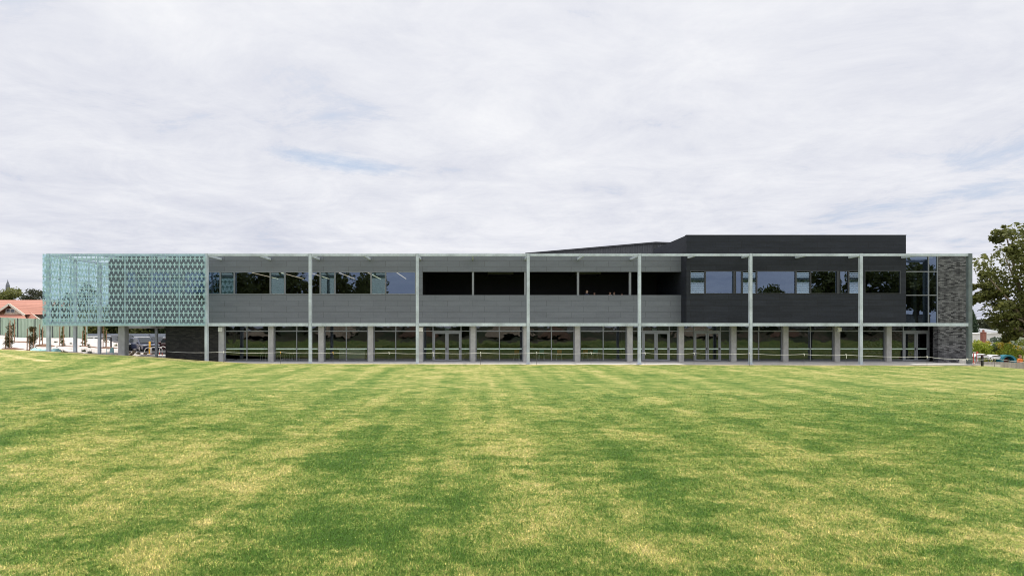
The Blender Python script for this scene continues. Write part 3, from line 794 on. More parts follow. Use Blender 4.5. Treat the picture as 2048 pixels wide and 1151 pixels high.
for px, lab in SK:
    x = X(px, ysk); g0 = lawn_z(x, ysk); top = Z(rope_h(px), ysk)
    o = empty('barrier_stake', (x, ysk, g0), lab, 'stake', 'stakes carrying the rope along the lawn edge')
    MB().tube([(x, ysk, g0-.1), (x, ysk, top+.05)], .012, 6).build('pin', M['steelpin'], o)
    m = MB(); m.ball((x, ysk, top+.02), (.035, .035, .05)); m.bar((x+.02, ysk-.02, top), (x+.03, ysk-.02, top-.28 if px in (1692, 866, 961) else top-.12), .03, .012)
    m.build('knot', M['orange_rope'] if px in (561, 666) else M['rope'], o)
    tops.append(Vector((x, ysk-.02, top)))
tops = [Vector((X(335, 48.28), 48.28, Z(702.5, 48.28)))] + tops + [Vector((X(2075, 44.2), 44.2, Z(724, 44.2)))]
pts = []
for a, b in zip(tops, tops[1:]):
    for k in range(8):
        t = k/8; p = a.lerp(b, t); p.z -= .07*4*t*(1-t); pts.append(p)
pts.append(tops[-1])
m = MB(); m.tube(pts, .011, 5)
tag(m.build('barrier_rope', M['rope']), 'white rope strung between thin stakes along the edge of the lawn', 'rope')

# ------------------------------------------------------------------ vegetation
def leafquads(m, c, r, n, size, rnd, shell=.55, flat_=0.0):
    rx, ry, rz = r
    for _ in range(n):
        while True:
            d = Vector((rnd.uniform(-1,1), rnd.uniform(-1,1), rnd.uniform(-1,1)))
            if .05 < d.length <= 1: break
        d = d.normalized()*(shell + (1-shell)*rnd.random()**.6)*rnd.uniform(.82, 1.08)
        p = Vector((c[0]+d.x*rx, c[1]+d.y*ry, c[2]+d.z*rz))
        a = Vector((rnd.gauss(0,1), rnd.gauss(0,1), rnd.gauss(0,.6))).normalized()
        b = a.cross(Vector((rnd.gauss(0,1), rnd.gauss(0,1), rnd.gauss(0,1)))).normalized()
        s = size*rnd.uniform(.6, 1.35); a *= s; b *= s*rnd.uniform(.45, .8)
        m.add([p-a, p-b*.9, p+a, p+b*.9], [(0,1,2,3)])
def blobs(m, c, r, nblob, nleaf, size, rnd, br=(.28, .45), zbias=0.0):
    """a crown of many leafy clumps spread over an ellipsoid"""
    cs = []
    for _ in range(nblob):
        d = Vector((rnd.gauss(0,1), rnd.gauss(0,1), rnd.gauss(0,1)+zbias)).normalized()*rnd.uniform(.35, .95)
        k = rnd.uniform(*br)
        cc = (c[0]+d.x*r[0], c[1]+d.y*r[1], c[2]+d.z*r[2]); rr = (r[0]*k, r[1]*k, r[2]*k*.8)
        leafquads(m, cc, rr, nleaf, size, rnd); cs.append(cc)
    return cs
def limbs(m, base, h0, r0, targets, rnd):
    top = Vector(base) + Vector((rnd.uniform(-.1,.1), rnd.uniform(-.1,.1), h0))
    m.tube([base, Vector(base).lerp(top, .5)+Vector((rnd.uniform(-.06,.06), 0, 0)), top], [r0*1.25, r0, r0*.85], 9)
    for t in targets:
        t = Vector(t); mid = top.lerp(t, .5) + Vector((rnd.uniform(-.2,.2), rnd.uniform(-.2,.2), rnd.uniform(.0,.3)))
        m.tube([top-Vector((0,0,.15)), mid, t], [r0*.5, r0*.3, r0*.08], 6)
def tree(name, base, h, r, crown_z, leaf, lab, cat='tree', group=None, nblob=26, nleaf=160, size=.2, seed=1, bark='bark', trunk_r=.2, th=None, br=(.28,.45)):
    rnd = random.Random(seed); o = empty(name, base, lab, cat, group)
    m = MB(); c = (base[0], base[1], base[2]+crown_z)
    cs = blobs(m, c, r, nblob, nleaf, size, rnd, br)
    tm = MB(); limbs(tm, base, th if th else max(.4, crown_z-r[2]*.75), trunk_r, rnd.sample(cs, min(9, len(cs))), rnd)
    tm.build('trunk', M[bark], o, smooth=True); m.build('crown', M[leaf], o, smooth=True)
    return o
def copy_tree(src, loc, rz, s, lab, cat, group):
    o = src.copy(); COL.objects.link(o); o.location = loc; o.rotation_euler = (0,0,rz); o.scale = (s,s,s)
    o['label'] = lab; o['category'] = cat; o['group'] = group
    for ch in src.children:
        c = ch.copy(); COL.objects.link(c); c.parent = o
    return o
# big tree on the right
rnd = random.Random(21)
ty = 50.0; tb = (X(2072, ty), ty, -1.1)
bt = empty('tree', tb, 'big spreading tree with olive leaves overhanging the yard beside the school', 'tree')
m = MB(); cs = []
for px, py, rr, n in [(2052,490,48,22),(2038,540,52,21),(2012,520,24,7),(2000,508,16,4),(1987,578,28,9),(1968,572,14,5),(1970,598,18,6),(2015,600,42,14),(2058,610,50,19),(2012,645,26,7),(2052,655,34,13),(2050,678,16,4),(1994,628,16,4),(2085,560,60,26),(2078,640,46,17),(2028,470,22,8),(1975,546,12,4),(2044,452,9,3)]:
    c = (X(px, ty), ty + rnd.uniform(-1.2, 1.6), Z(py, ty)); r_ = rr*ty/F
    cs += blobs(m, c, (r_, r_*1.1, r_*.92), n, 88, .145, rnd, (.26, .46))
tm = MB(); limbs(tm, tb, 3.2, .34, rnd.sample(cs, 16), rnd)
tm.build('trunk', M['bark'], bt, smooth=True); m.build('crown', M['leaf_olive'], bt, smooth=True)

# far left trees, spire
tree('tree', (X(8, 105), 105, -1), 9, (X(46,105)-X(8,105), 3.6, 3.2), Z(594,105)-.3, 'leaf_olive', 'broad dense olive tree rising behind the red tiled house', nblob=44, nleaf=150, size=.22, seed=3, trunk_r=.3)
tree('tree', (X(68, 98), 98, -1), 9, (X(92,98)-X(68,98), 2.0, 2.0), Z(588,98)+.4, 'leaf_grey', 'ragged grey green tree between the red roof and the glass screen', nblob=26, nleaf=70, size=.17, seed=4, bark='bark_pale', trunk_r=.18)
sp = empty('church_spire', (X(15.5, 260), 260, 8), 'thin pointed spire above the tree behind the red tiled house', 'spire')
sxp = X(15.5, 260)
MB().lathe((sxp, 260, Z(590, 260)), [(.9, 0), (.75, 4.4), (.25, 6.0), (.02, Z(566, 260)-Z(590, 260)+1.4)], 8).build('roof', M['spire'], sp)
MB().box(sxp-1.0, sxp+1.0, 259, 261, -1, Z(590, 260)).build('tower', M['spire'], sp)
MB().bar((sxp, 260, Z(566, 260)), (sxp, 260, Z(559, 260)), .12).build('finial', M['spire'], sp)

# trees behind the car park fence
BT = [(120, 84, 5.8, 2.6, 'leaf_dark', 'dark tree seen through the corner of the glass screen'),(160, 86, 8.4, 2.2, 'leaf_dark', 'taller dark tree seen through the glass screen'),
      (196, 84, 6.2, 2.7, 'leaf_olive', 'olive tree behind the white parked car'),(232, 85, 6.0, 2.6, 'leaf_dark', 'dark tree behind the broad concrete column'),
      (270, 84, 6.4, 2.6, 'leaf_olive', 'tree with pale slanting limbs behind the blue parked car'),(312, 85, 6.2, 2.7, 'leaf_dark', 'dark tree beside the slim post under the deck')]
for i, (px, d, h, r_, lf, lab) in enumerate(BT):
    tree('tree', (X(px, d), d, .2), h, (r_*1.25, 1.8, h*.5), h*.5, lf, lab, group='trees behind the car park fence', nblob=30, nleaf=120, size=.21, seed=30+i, bark='bark_pale' if i == 4 else 'bark', trunk_r=.2, th=1.4)

# right side planting
cy = 85
cb = (X(1943, cy), cy, -1.1); co = empty('conifer_tree', cb, 'dark pointed conifer partly hidden by the corner post', 'conifer')
rnd = random.Random(5); m = MB(); zt_c = Z(624, cy)
for k in range(40):
    t = k/39; zc_ = cb[2]+.8 + (zt_c-cb[2]-.8)*t; rr = 1.3*(1-t)**.7+.12
    leafquads(m, (cb[0]+rnd.uniform(-.15,.15), cy, zc_), (rr, rr, .45), 90, .13, rnd, .5)
MB().tube([cb, (cb[0], cy, zt_c-.4)], [.16, .03], 7).build('trunk', M['bark'], co); m.build('crown', M['leaf_conifer'], co, smooth=True)
SH = [(1938,700,54,1.3,'leaf_lime','lime green shrub peeping out between the brick pier and the corner post'),(1957,700,54,1.4,'leaf_lime','rounded lime green shrub above the white canopies'),(1966,692,56,.8,'leaf_gold','golden tipped shrub below the red brick chimney'),
      (1979,697,55,1.2,'leaf_lime','green shrub with yellow flowers above the second white canopy'),(1994,692,57,1.25,'leaf_blue','bluish green feathery shrub below the white shed'),(2008,700,54,1.1,'leaf_blue','pale grey green shrub above the teal tunnel'),
      (2024,696,53,1.15,'leaf_gold','golden leaved shrub under the big tree'),(2040,700,50.5,1.3,'leaf_lime','green shrub behind the person in orange'),(2018,708,52,.8,'leaf_lime','low green shrub directly behind the teal tunnel')]
for i, (px, py, d, r_, lf, lab) in enumerate(SH):
    x = X(px, d); z0 = -1.1; o = empty('shrub', (x, d, z0), lab, 'shrub', 'shrubs beside the school yard'); rnd = random.Random(60+i)
    m = MB(); zc_ = Z(py, d); cs = blobs(m, (x, d, zc_), (r_, r_*.8, r_*.75), 14, 90, .085, rnd, (.3, .5)); leafquads(m, (x, d, (zc_+z0)/2), (r_*.8, r_*.6, (zc_-z0)*.6), 350, .1, rnd)
    tm = MB(); limbs(tm, (x, d, z0), .4, .05, rnd.sample(cs, 6), rnd); tm.build('stem', M['bark'], o); m.build('foliage', M[lf], o, smooth=True)
for px, d, r_, py, lab in [(1960, 210, 3.6, 645, 'distant dark tree just beyond the conifer'), (1971, 215, 3.4, 642, 'distant round tree above the white roofed house'), (1982, 200, 3.0, 648, 'distant low tree nearest the big olive tree')]:
    x = X(px, d); tree('tree', (x, d, -1.6), 6, (r_, 2, 2.6), Z(py, d)+.6, 'leaf_grey', lab, group='trees on the far skyline', nblob=16, nleaf=50, size=.4, seed=int(px), trunk_r=.3)

# ------------------------------------------------------------------ right side yard
ry = 44.9
rw = empty('retaining_wall', (41.5, ry, -.6), 'low grey timber retaining wall beside the corner of the school', 'wall')
zt0, zt1 = Z(723, ry), Z(724.6, ry)
def rwall(p0, p1, y, za, zb): 
    a, b = X(p0, y), X(p1, y)
    m = MB(); m.add([(a,y,-1.4),(b,y,-1.4),(b,y,zb),(a,y,za),(a,y+.15,-1.4),(b,y+.15,-1.4),(b,y+.15,zb),(a,y+.15,za)], [(0,1,2,3),(7,6,5,4),(0,4,5,1),(1,5,6,2),(2,6,7,3),(3,7,4,0)])
    return m
rwall(1951, 1964, ry+.3, Z(722.3, ry), Z(722.6, ry)).build('board', M['retain'], rw)
rwall(1964, 2075, ry, Z(722.8, ry), Z(725.3, ry)).build('board', M['retain'], rw)
x = X(1964.7, 44.3); o = empty('bollard', (x, 44.3, -.1), 'short black post standing before the low retaining wall', 'bollard')
MB().box(x-.065, x+.065, 44.25, 44.38, -.4, Z(711.5, 44.3)).build('shaft', M['black'], o, bevel=.01); MB().box(x-.05, x+.05, 44.265, 44.365, Z(711.5,44.3), Z(709.8,44.3)).build('cap', M['maroon'], o)
# kerb block at the pier foot
x = X(1937, 45.3); tag(MB().box(x-.22, x+.12, 45.5, 45.9, -.2, Z(719, 45.5)).build('concrete_block', M['path'], bevel=.01), 'small pale concrete block at the foot of the brick pier', 'block')
def canopy(p0, p1, d, pyc, lab, panel):
    x0, x1 = X(p0, d), X(p1, d); o = empty('shade_canopy', ((x0+x1)/2, d, -1.1), lab, 'canopy', 'white curved canopies in the yard')
    m = MB(); n = 10; vs = []
    for j in range(5):
        for i in range(n+1):
            t = i/n; u = j/4; z = Z(pyc, d) - .24*(2*t-1)**2 - .06*(2*u-1)**2 + .03*math.sin(t*9)
            vs.append((x0+(x1-x0)*t, d+u*.8, z))
    vs2 = [(a, b, c-.03) for a, b, c in vs]; N = len(vs)
    fs = [(j*(n+1)+i, j*(n+1)+i+1, (j+1)*(n+1)+i+1, (j+1)*(n+1)+i) for j in range(4) for i in range(n)]
    m.add(vs+vs2, fs + [tuple(N+q for q in reversed(f)) for f in fs])
    m.build('fabric', M['fabric'], o, smooth=True)
    m = MB().box(x0+.1, x1-.1, d-.02, d, Z(pyc, d)-.36, Z(pyc, d)-.2); m.build('valance', M['fabric'], o)
    for a in (x0+.1, x1-.1):
        for b in (d+.05, d+.7): MB().tube([(a, b, -1.1), (a, b, Z(pyc, d)-.3)], .025, 6).build('leg', M['galv_dark'], o)
    if panel: MB().box(x0+.15, X(1963, d), d+.3, d+.34, -.9, Z(pyc+9, d)).build('side_panel', M['fabric'], o)
canopy(1949, 1980, 48.0, 706.2, 'white canopy with a pale side panel next to the corner post', True)
canopy(1979, 2006, 48.2, 708.2, 'plain white canopy next to the teal tunnel', False)
xt, dt = X(2018, 48), 48.0; o = empty('play_tunnel', (xt, dt, -1.1), 'teal arched play tunnel with a dark red mouth behind the low wall', 'play tunnel')
rt = X(2033, dt)-xt; zt_t = Z(709, dt)
def arch(m, r0, r1, y0, y1, zc, n=14):
    for i in range(n):
        a, b = math.pi*i/n, math.pi*(i+1)/n
        q = [(xt+r*math.cos(t), zc+r*math.sin(t)*.8) for r, t in ((r0,a),(r1,a),(r1,b),(r0,b))]
        m.prism(q, y0, y1)
zc_ = zt_t - rt*.8
m = MB(); arch(m, rt*.72, rt, dt, dt+.5, zc_); m.box(xt-rt, xt-rt*.72, dt, dt+.5, -1.1, zc_); m.box(xt+rt*.72, xt+rt, dt, dt+.5, -1.1, zc_)
m.build('shell', M['teal'], o)
m = MB(); arch(m, .02, rt*.715, dt+.51, dt+.55, zc_); m.box(xt-rt*.715, xt+rt*.715, dt+.51, dt+.55, -1.1, zc_); m.build('lining', M['maroon'], o)
d = 46; x0, x1 = X(1946.5, d), X(1955.5, d); o = empty('safety_barrier', ((x0+x1)/2, d, -1.1), 'small red and white barrier with a red disc beside the corner post', 'barrier')
MB().box(x0, x1-.12, d, d+.04, Z(705, d), Z(703.6, d)).build('board', M['white'], o)
MB().box(x1-.1, x1+.03, d-.01, d+.05, Z(706, d), Z(703, d)).build('reflector', M['red'], o)
for a in (x0+.03, x1-.06): MB().bar((a, d+.02, -1.1), (a, d+.02, Z(704.9, d)), .04).build('leg', M['red'], o)
dd = 44.6; xq = X(1948, dd); zq = Z(725, dd)
MB().lathe((xq, dd, zq), [(.10, -.01), (.10, .01)], 16, 'y').build('disc', M['red'], o); MB().lathe((xq, dd-.02, zq), [(.055, -.006), (.055, .006)], 16, 'y').build('disc_centre', M['white'], o)
# shed, chimney, far houses
d = 76; o = empty('shed', (X(1970, d), d, -1.1), 'long low white shed beyond the yard shrubs', 'shed')
MB().box(X(1925, d), X(2014, d), d, d+6, -1.1, Z(667.5, d)).build('wall', M['offwhite'], o); MB().box(X(1924, d), X(2015, d), d-.15, d+6.1, Z(667.4, d), Z(666, d)).build('roof', M['white'], o)
d = 73; xq = X(1969.5, d); o = empty('brick_chimney', (xq, d, -1.1), 'red brick chimney standing before the white shed', 'chimney')
MB().box(xq-.22, xq+.22, d, d+.4, -1.1, Z(663.5, d)).build('stack', M['brick_red'], o); MB().box(xq-.27, xq+.27, d-.05, d+.45, Z(665.5,d), Z(664, d)).build('collar', M['brick_red'], o); MB().lathe((xq, d+.2, Z(663.4, d)), [(.13, 0), (.1, .28)], 10).build('pot', M['brick_red'], o)
def far_house(p0, p1, d, pe, pr, wall, roof, lab):
    x0, x1 = X(p0, d), X(p1, d); o = empty('house', ((x0+x1)/2, d, -1.6), lab, 'house', 'houses beyond the shed')
    ze, zr = Z(pe, d), Z(pr, d)
    MB().box(x0, x1, d, d+7, -1.6, ze).build('wall', M[wall], o)
    m = MB(); e = .5; w = (x1-x0)*.3
    m.add([(x0-e,d-e,ze),(x1+e,d-e,ze),(x1+e,d+7+e,ze),(x0-e,d+7+e,ze),(x0+w,d+3.5,zr),(x1-w,d+3.5,zr)], [(0,1,5,4),(1,2,5),(2,3,4,5),(3,0,4),(3,2,1,0)])
    m.build('roof', M[roof], o)
    for k in (.25, .7):
        xm = x0+(x1-x0)*k; MB().box(xm-.6, xm+.6, d-.05, d-.003, ze-1.5, ze-.4).build('window', M['carglass'], o)
far_house(1958, 1978, 130, 659, 654.5, 'offwhite', 'roof_grey', 'white house with a pale grey roof behind the red chimney')
far_house(1979, 2003, 125, 664, 657, 'cream', 'roof_grey', 'cream house with a grey roof partly behind the big tree')
far_house(1940, 1957, 150, 657, 652, 'cream', 'roof_grey', 'small cream house behind the conifer')
for k in range(3):
    z0 = Z(624+3.2*k, 90); p = [(X(1905,120)+i*6.0, 120-i*3.2, Z(623+3.3*k,120)+ -.8*4*(i/8)*(1-i/8)) for i in range(9)]
    tag(MB().tube(p, .022, 4).build('power_line', M['black']), ['uppermost thin power line beyond the corner post', 'middle thin power line beyond the corner post', 'lowest thin power line beyond the corner post'][k], 'power line', 'power lines beyond the yard')

# ------------------------------------------------------------------ people
def person(loc, h, rz, shirt, skin, hair, lab, arms='down', hairlong=False):
    s = h/1.75
    V = []; E = []; Rr = []
    def add(p, r, par=None):
        V.append(Vector(p)*s); Rr.append(r*s if not hasattr(r, '__len__') else (r[0]*s, r[1]*s)); 
        if par is not None: E.append((par, len(V)-1))
        return len(V)-1
    pel = add((0,0,.96), (.155,.115)); ab = add((0,0,1.12), (.14,.105), pel); ch = add((0,.0,1.32), (.165,.12), ab); up = add((0,.0,1.43), (.12,.09), ch)
    nk = add((0,-.01,1.50), .055, up); hb = add((0,-.02,1.575), (.07,.08), nk); hm = add((0,-.025,1.655), (.078,.095), hb); add((0,-.02,1.72), (.06,.07), hm)
    add((0,-.135,1.625), .012, hb)
    for q in (-1, 1):
        hip = add((q*.09,0,.90), .095, pel); kn = add((q*.10,-.015,.50), .06, hip); an = add((q*.10,.01,.09), .042, kn); add((q*.115,-.14,.04), .04, an)
        sh = add((q*.185,0,1.41), .062, up)
        if arms == 'down': el, wr = (q*.25,.02,1.13), (q*.25,-.07,.89)
        else: el, wr = (q*.25,-.03,1.14), (q*.13,-.26,1.10)
        e = add(el, .045, sh); w = add(wr, .03, e)
        dv = (Vector(wr)-Vector(el)).normalized(); pm = add(tuple(Vector(wr)+dv*.07), (.036,.018), w)
        sd = Vector((0,1,0)) if arms == 'down' else Vector((0,0,1))
        for k, ln in enumerate((.065, .078, .082, .07)):
            b = Vector(wr)+dv*.085+sd*(k-1.5)*.02
            f1 = add(tuple(b+dv*ln*.5), .009, pm); add(tuple(b+dv*ln+Vector((-q*.015,-.01,0))), .008, f1)
        add(tuple(Vector(wr)+dv*.07-sd*.045+Vector((-q*.02,0,0))), .010, w)
    me = bpy.data.meshes.new('tmp'); me.from_pydata(V, E, [])
    o = bpy.data.objects.new('tmp', me); COL.objects.link(o)
    bm = bmesh.new(); bm.from_mesh(me); lay = bm.verts.layers.skin.verify(); bm.verts.ensure_lookup_table()
    for i, v in enumerate(bm.verts):
        r = Rr[i]; v[lay].radius = r if hasattr(r, '__len__') else (r, r)
    bm.verts[0][lay].use_root = True; bm.to_mesh(me); bm.free()
    o.modifiers.new('s', 'SKIN'); sb = o.modifiers.new('d', 'SUBSURF'); sb.levels = 2; sb.render_levels = 2
    dg = bpy.context.evaluated_depsgraph_get(); dg.update()
    nm = bpy.data.meshes.new_from_object(o.evaluated_get(dg)); bpy.data.objects.remove(o)
    nm.name = 'person_body'; nm.materials.clear()
    for mm in (skin, shirt, 'trousers', 'black'): nm.materials.append(M[mm])
    for p in nm.polygons:
        c = p.center/s; p.use_smooth = True; mi = 0
        if c.z < .09: mi = 3
        elif c.z < .97 and abs(c.x) < .2: mi = 2
        elif c.z < 1.475 and not (abs(c.x) > .21 and c.z < 1.2) and not (c.y < -.14 and c.z < 1.3): mi = 1
        p.material_index = mi
    root = empty('person', loc, lab, 'person'); root.rotation_euler = (0,0,rz)
    bo = bpy.data.objects.new('body', nm); COL.objects.link(bo); bo.parent = root
    hm_ = MB(); hm_.ball((0,.012*s,1.685*s), (.092*s,.108*s,.085*s), 12, 8)
    if hairlong: hm_.ball((0,.06*s,1.56*s), (.085*s,.05*s,.15*s), 10, 8)
    me = hm_.build('hair', M[hair], None, smooth=True, org=(0,0,0)); me.parent = root; me.location = (0,0,0)
    for q in (-1, 1):
        eo = MB().ball((q*.032*s, -.112*s, 1.655*s), .011*s, 6, 4).build('eye', M['black'], None, smooth=True, org=(0,0,0)); eo.parent = root; eo.location = (0,0,0)
        ear = MB().ball((q*.082*s, -.01*s, 1.64*s), (.014*s,.026*s,.034*s), 6, 5).build('ear', M[skin], None, smooth=True, org=(0,0,0)); ear.parent = root; ear.location = (0,0,0)
    return root
person((X(2040, 46.2), 46.2, -1.1), 1.74, R(12), 'shirt_orange', 'skin', 'hair_red', 'person in an orange shirt standing behind the low wall next to the teal tunnel', 'down')
tf = 4.3
for px, d, py, rz, sh, sk, hr, lab, lg in [
    (1174, 49.6, 580, 30, 'shirt_navy', 'skin_pale', 'hair_blond', 'blond person in dark clothes on the open terrace', True),
    (1189, 50.4, 584, -20, 'shirt_navy', 'skin', 'hair_dark', 'dark haired person beside the blond one on the terrace', False),
    (1220, 49.3, 583.5, 10, 'shirt_white', 'skin', 'hair_dark', 'dark haired person in a white shirt on the terrace', False),
    (1228.5, 50.2, 584, -30, 'shirt_navy', 'skin_pale', 'hair_red', 'auburn haired person behind the white shirted one on the terrace', False),
    (1243, 50.0, 586, 40, 'shirt_navy', 'skin', 'hair_dark', 'dark haired person nearest the last terrace post', False)]:
    person((X(px, d), d, tf), Z(py, d)-tf, R(rz), sh, sk, hr, lab, 'down', lg)

# ------------------------------------------------------------------ left: fence, house, saplings
fp = [(-64, 62.5), (X(174.5, 64), 64.0)]
fe = empty('metal_fence', (-50, 63.4, 1.5), 'green ribbed metal fence along the top of the white gravel bank', 'fence')
nP = 12
for k in range(nP):
    a = Vector((*fp[0], 0)).lerp(Vector((*fp[1], 0)), k/nP); b = Vector((*fp[0], 0)).lerp(Vector((*fp[1], 0)), (k+1)/nP)
    za, zb = interp(a.x, Z1)-.05, interp(b.x, Z1)-.05
    m = MB(); m.add([(a.x,a.y,za-.4),(b.x,b.y,zb-.4),(b.x,b.y,zb+2.0),(a.x,a.y,za+2.0),(a.x,a.y+.04,za-.4),(b.x,b.y+.04,zb-.4),(b.x,b.y+.04,zb+2.0),(a.x,a.y+.04,za+2.0)], [(0,1,2,3),(7,6,5,4),(0,4,5,1),(1,5,6,2),(2,6,7,3),(3,7,4,0)])
    L = (b-a).length; q = 0
    while q < L-.1:
        p_ = a.lerp(b, (q+.05)/L); zz_ = za+(zb-za)*(q+.05)/L
        m.box(p_.x-.022, p_.x+.022, p_.y-.035, p_.y-.002, zz_-.4, zz_+1.97); q += .15
    m.build('panel', M['fence_green'], fe)
    MB().box(a.x-.035, a.x+.035, a.y-.06, a.y+.06, za-.4, za+2.03).build('post', M['frame_dark'], fe)
    MB().bar((a.x+.04, a.y+.02, za+2.015), (b.x-.04, b.y+.02, zb+2.015), .07, .04).build('rail', M['fence_green'], fe)
ff = empty('metal_fence', (-30, 80, .3), 'grey ribbed metal fence along the back of the car park', 'fence')
MB().box(-62, -9, 80, 80.05, .28, Z(666.5, 80)).build('panel', M['fence_grey'], ff)
for k in range(19): MB().box(-62+k*2.9, -62+k*2.9+.06, 79.94, 79.995, .28, Z(666.2, 80)).build('post', M['frame'], ff)
hr = empty('handrail', (X(300, 74), 74, .28), 'white pipe handrail in front of the grey car park fence', 'handrail')
MB().tube([(X(255, 74), 74, Z(673, 74)), (X(336, 74), 74, Z(674.8, 74))], .035, 6).build('rail', M['white'], hr)
for px in (266, 290, 314): MB().tube([(X(px, 74), 74, .28), (X(px, 74), 74, Z(673.6, 74))], .03, 6).build('post', M['white'], hr)

hd = 84.0
ho = empty('house', (X(40, hd), hd, 0), 'cream house with a red tiled hip roof beyond the green fence', 'house')
zr, ze = Z(596.5, hd), Z(621, hd)
xl, xr2 = X(-60, hd), X(69, hd)
m = MB(); xe = X(95, hd)
m.add([(xl-4,hd,ze),(xe,hd,ze),(xl,hd+5,zr),(xr2,hd+5,zr),(xe,hd+10,ze),(xl-4,hd+10,ze)], [(0,1,3,2),(1,4,3),(4,5,2,3),(5,0,2),(0,5,4,1)])
m.build('roof', M['tile'], ho)
MB().box(xl-3.4, xe-.5, hd+.6, hd+9.4, -1, ze-.003).build('wall', M['cream'], ho)
# gabled wing towards us
gw = hd-4.5; gxc = X(18.5, gw); gl, gr = X(-14, gw), X(50, gw); gzr, gze = Z(606.5, gw), Z(628.5, gw)
m = MB(); hd2 = hd+3.2
m.add([(gl,gw,gze),(gxc,gw,gzr),(gr,gw,gze),(gl,hd2,gze+.1),(gxc,hd2,gzr),(gr,hd2,gze+.1),(gl,gw,gze-.15),(gxc,gw,gzr-.15),(gr,gw,gze-.15)], [(0,1,4,3),(1,2,5,4),(6,7,1,0),(7,8,2,1)])
m.build('roof', M['tile'], ho)
MB().prism([(gl+.9, gze-.05), (gr-.9, gze-.05), (gxc, gzr-.45)], gw+.5, gw+.7).build('gable', M['cream'], ho)
for a, b in (((gl, gze-.12), (gxc, gzr-.1)), ((gxc, gzr-.1), (gr, gze-.12))):
    MB().bar((a[0], gw-.05, a[1]), (b[0], gw-.05, b[1]), .12, .26).build('bargeboard', M['trim'], ho)
wnd = MB(); wx = X(21.5, gw+.5); wz = Z(622, gw+.5)
rect_frame(wnd, wx-.6, wx+.6, wz-.2, wz+.3, .05, gw+.4, gw+.49); wnd.box(wx-.03, wx+.03, gw+.4, gw+.49, wz-.15, wz+.25)
wo = wnd.build('window', M['white'], ho); MB().box(wx-.55, wx+.55, gw+.45, gw+.47, wz-.15, wz+.25).build('pane', M['carglass'], wo)
# lower skirt roof and wall of the wing
m = MB(); sl, sr = X(-20, gw-1.5), X(54, gw-1.5); zs0, zs1 = Z(627.5, gw), Z(640, gw-1.5)
m.add([(gl,gw+.45,zs0),(gr-.5,gw+.45,zs0),(sr,gw-1.5,zs1),(sl,gw-1.5,zs1)], [(0,1,2,3)]); m.add([(gl,gw+.45,zs0-.12),(gr-.5,gw+.45,zs0-.12),(sr,gw-1.5,zs1-.12),(sl,gw-1.5,zs1-.12)], [(3,2,1,0)])
m.build('roof', M['tile'], ho)
MB().box(gl+.6, gr-1, gw+.7, hd+.58, -1, gze-.06).build('wall', M['cream'], ho)
# porch at the right: post, dark opening, roof edge
MB().box(X(60, hd-.5), X(95, hd-.5), hd-.5, hd+.55, ze-.28, ze-.01).build('fascia', M['trim'], ho)
for px in (76.5, 81.5): MB().box(X(px, hd-.4)-.11, X(px, hd-.4)+.11, hd-.4, hd-.2, -1, ze-.3).build('porch_post', M['trim'], ho)
wx0, wx1 = X(62, hd+.5), X(71, hd+.5)
MB().box(wx0, wx1, hd+.52, hd+.59, ze-2.2, ze-.6).build('window', M['carglass'], ho)
m = MB(); m.add([(X(51,hd-3),hd-3,Z(630,hd-3)),(X(57.5,hd-3),hd-3,Z(621.5,hd-3)),(X(66,hd-3),hd-3,Z(631,hd-3)),(X(79,hd-4),hd-4,Z(637.5,hd-4)),(X(52,hd-4),hd-4,Z(637,hd-4))], [(0,4,3,2,1)])
m.add([(X(57.5,hd-3),hd-3,Z(621.5,hd-3)-.06),(X(66,hd-3),hd-3,Z(631,hd-3)-.1),(X(66,hd),hd,Z(631,hd)-.1),(X(57.5,hd),hd,Z(621.5,hd)-.06)], [(0,1,2,3)])
m.build('roof', M['tile'], ho)
MB().bar((X(60,hd-3.05),hd-3.05,Z(625.5,hd-3)), (X(79,hd-4.05),hd-4.05,Z(638.5,hd-4)), .1, .22).build('bargeboard', M['trim'], ho)
# shrub peeping over the fence
x = X(76, 66); o = empty('shrub', (x, 66, 1.3), 'low green shrub showing over the green fence by the glass screen', 'shrub'); rnd = random.Random(8); m = MB()
blobs(m, (x, 66, Z(640, 66)), (.9, .5, .35), 10, 60, .07, rnd); m.build('foliage', M['leaf_olive'], o, smooth=True); MB().tube([(x,66,1.0),(x,66,3.3)], .05, 6).build('stem', M['bark'], o)

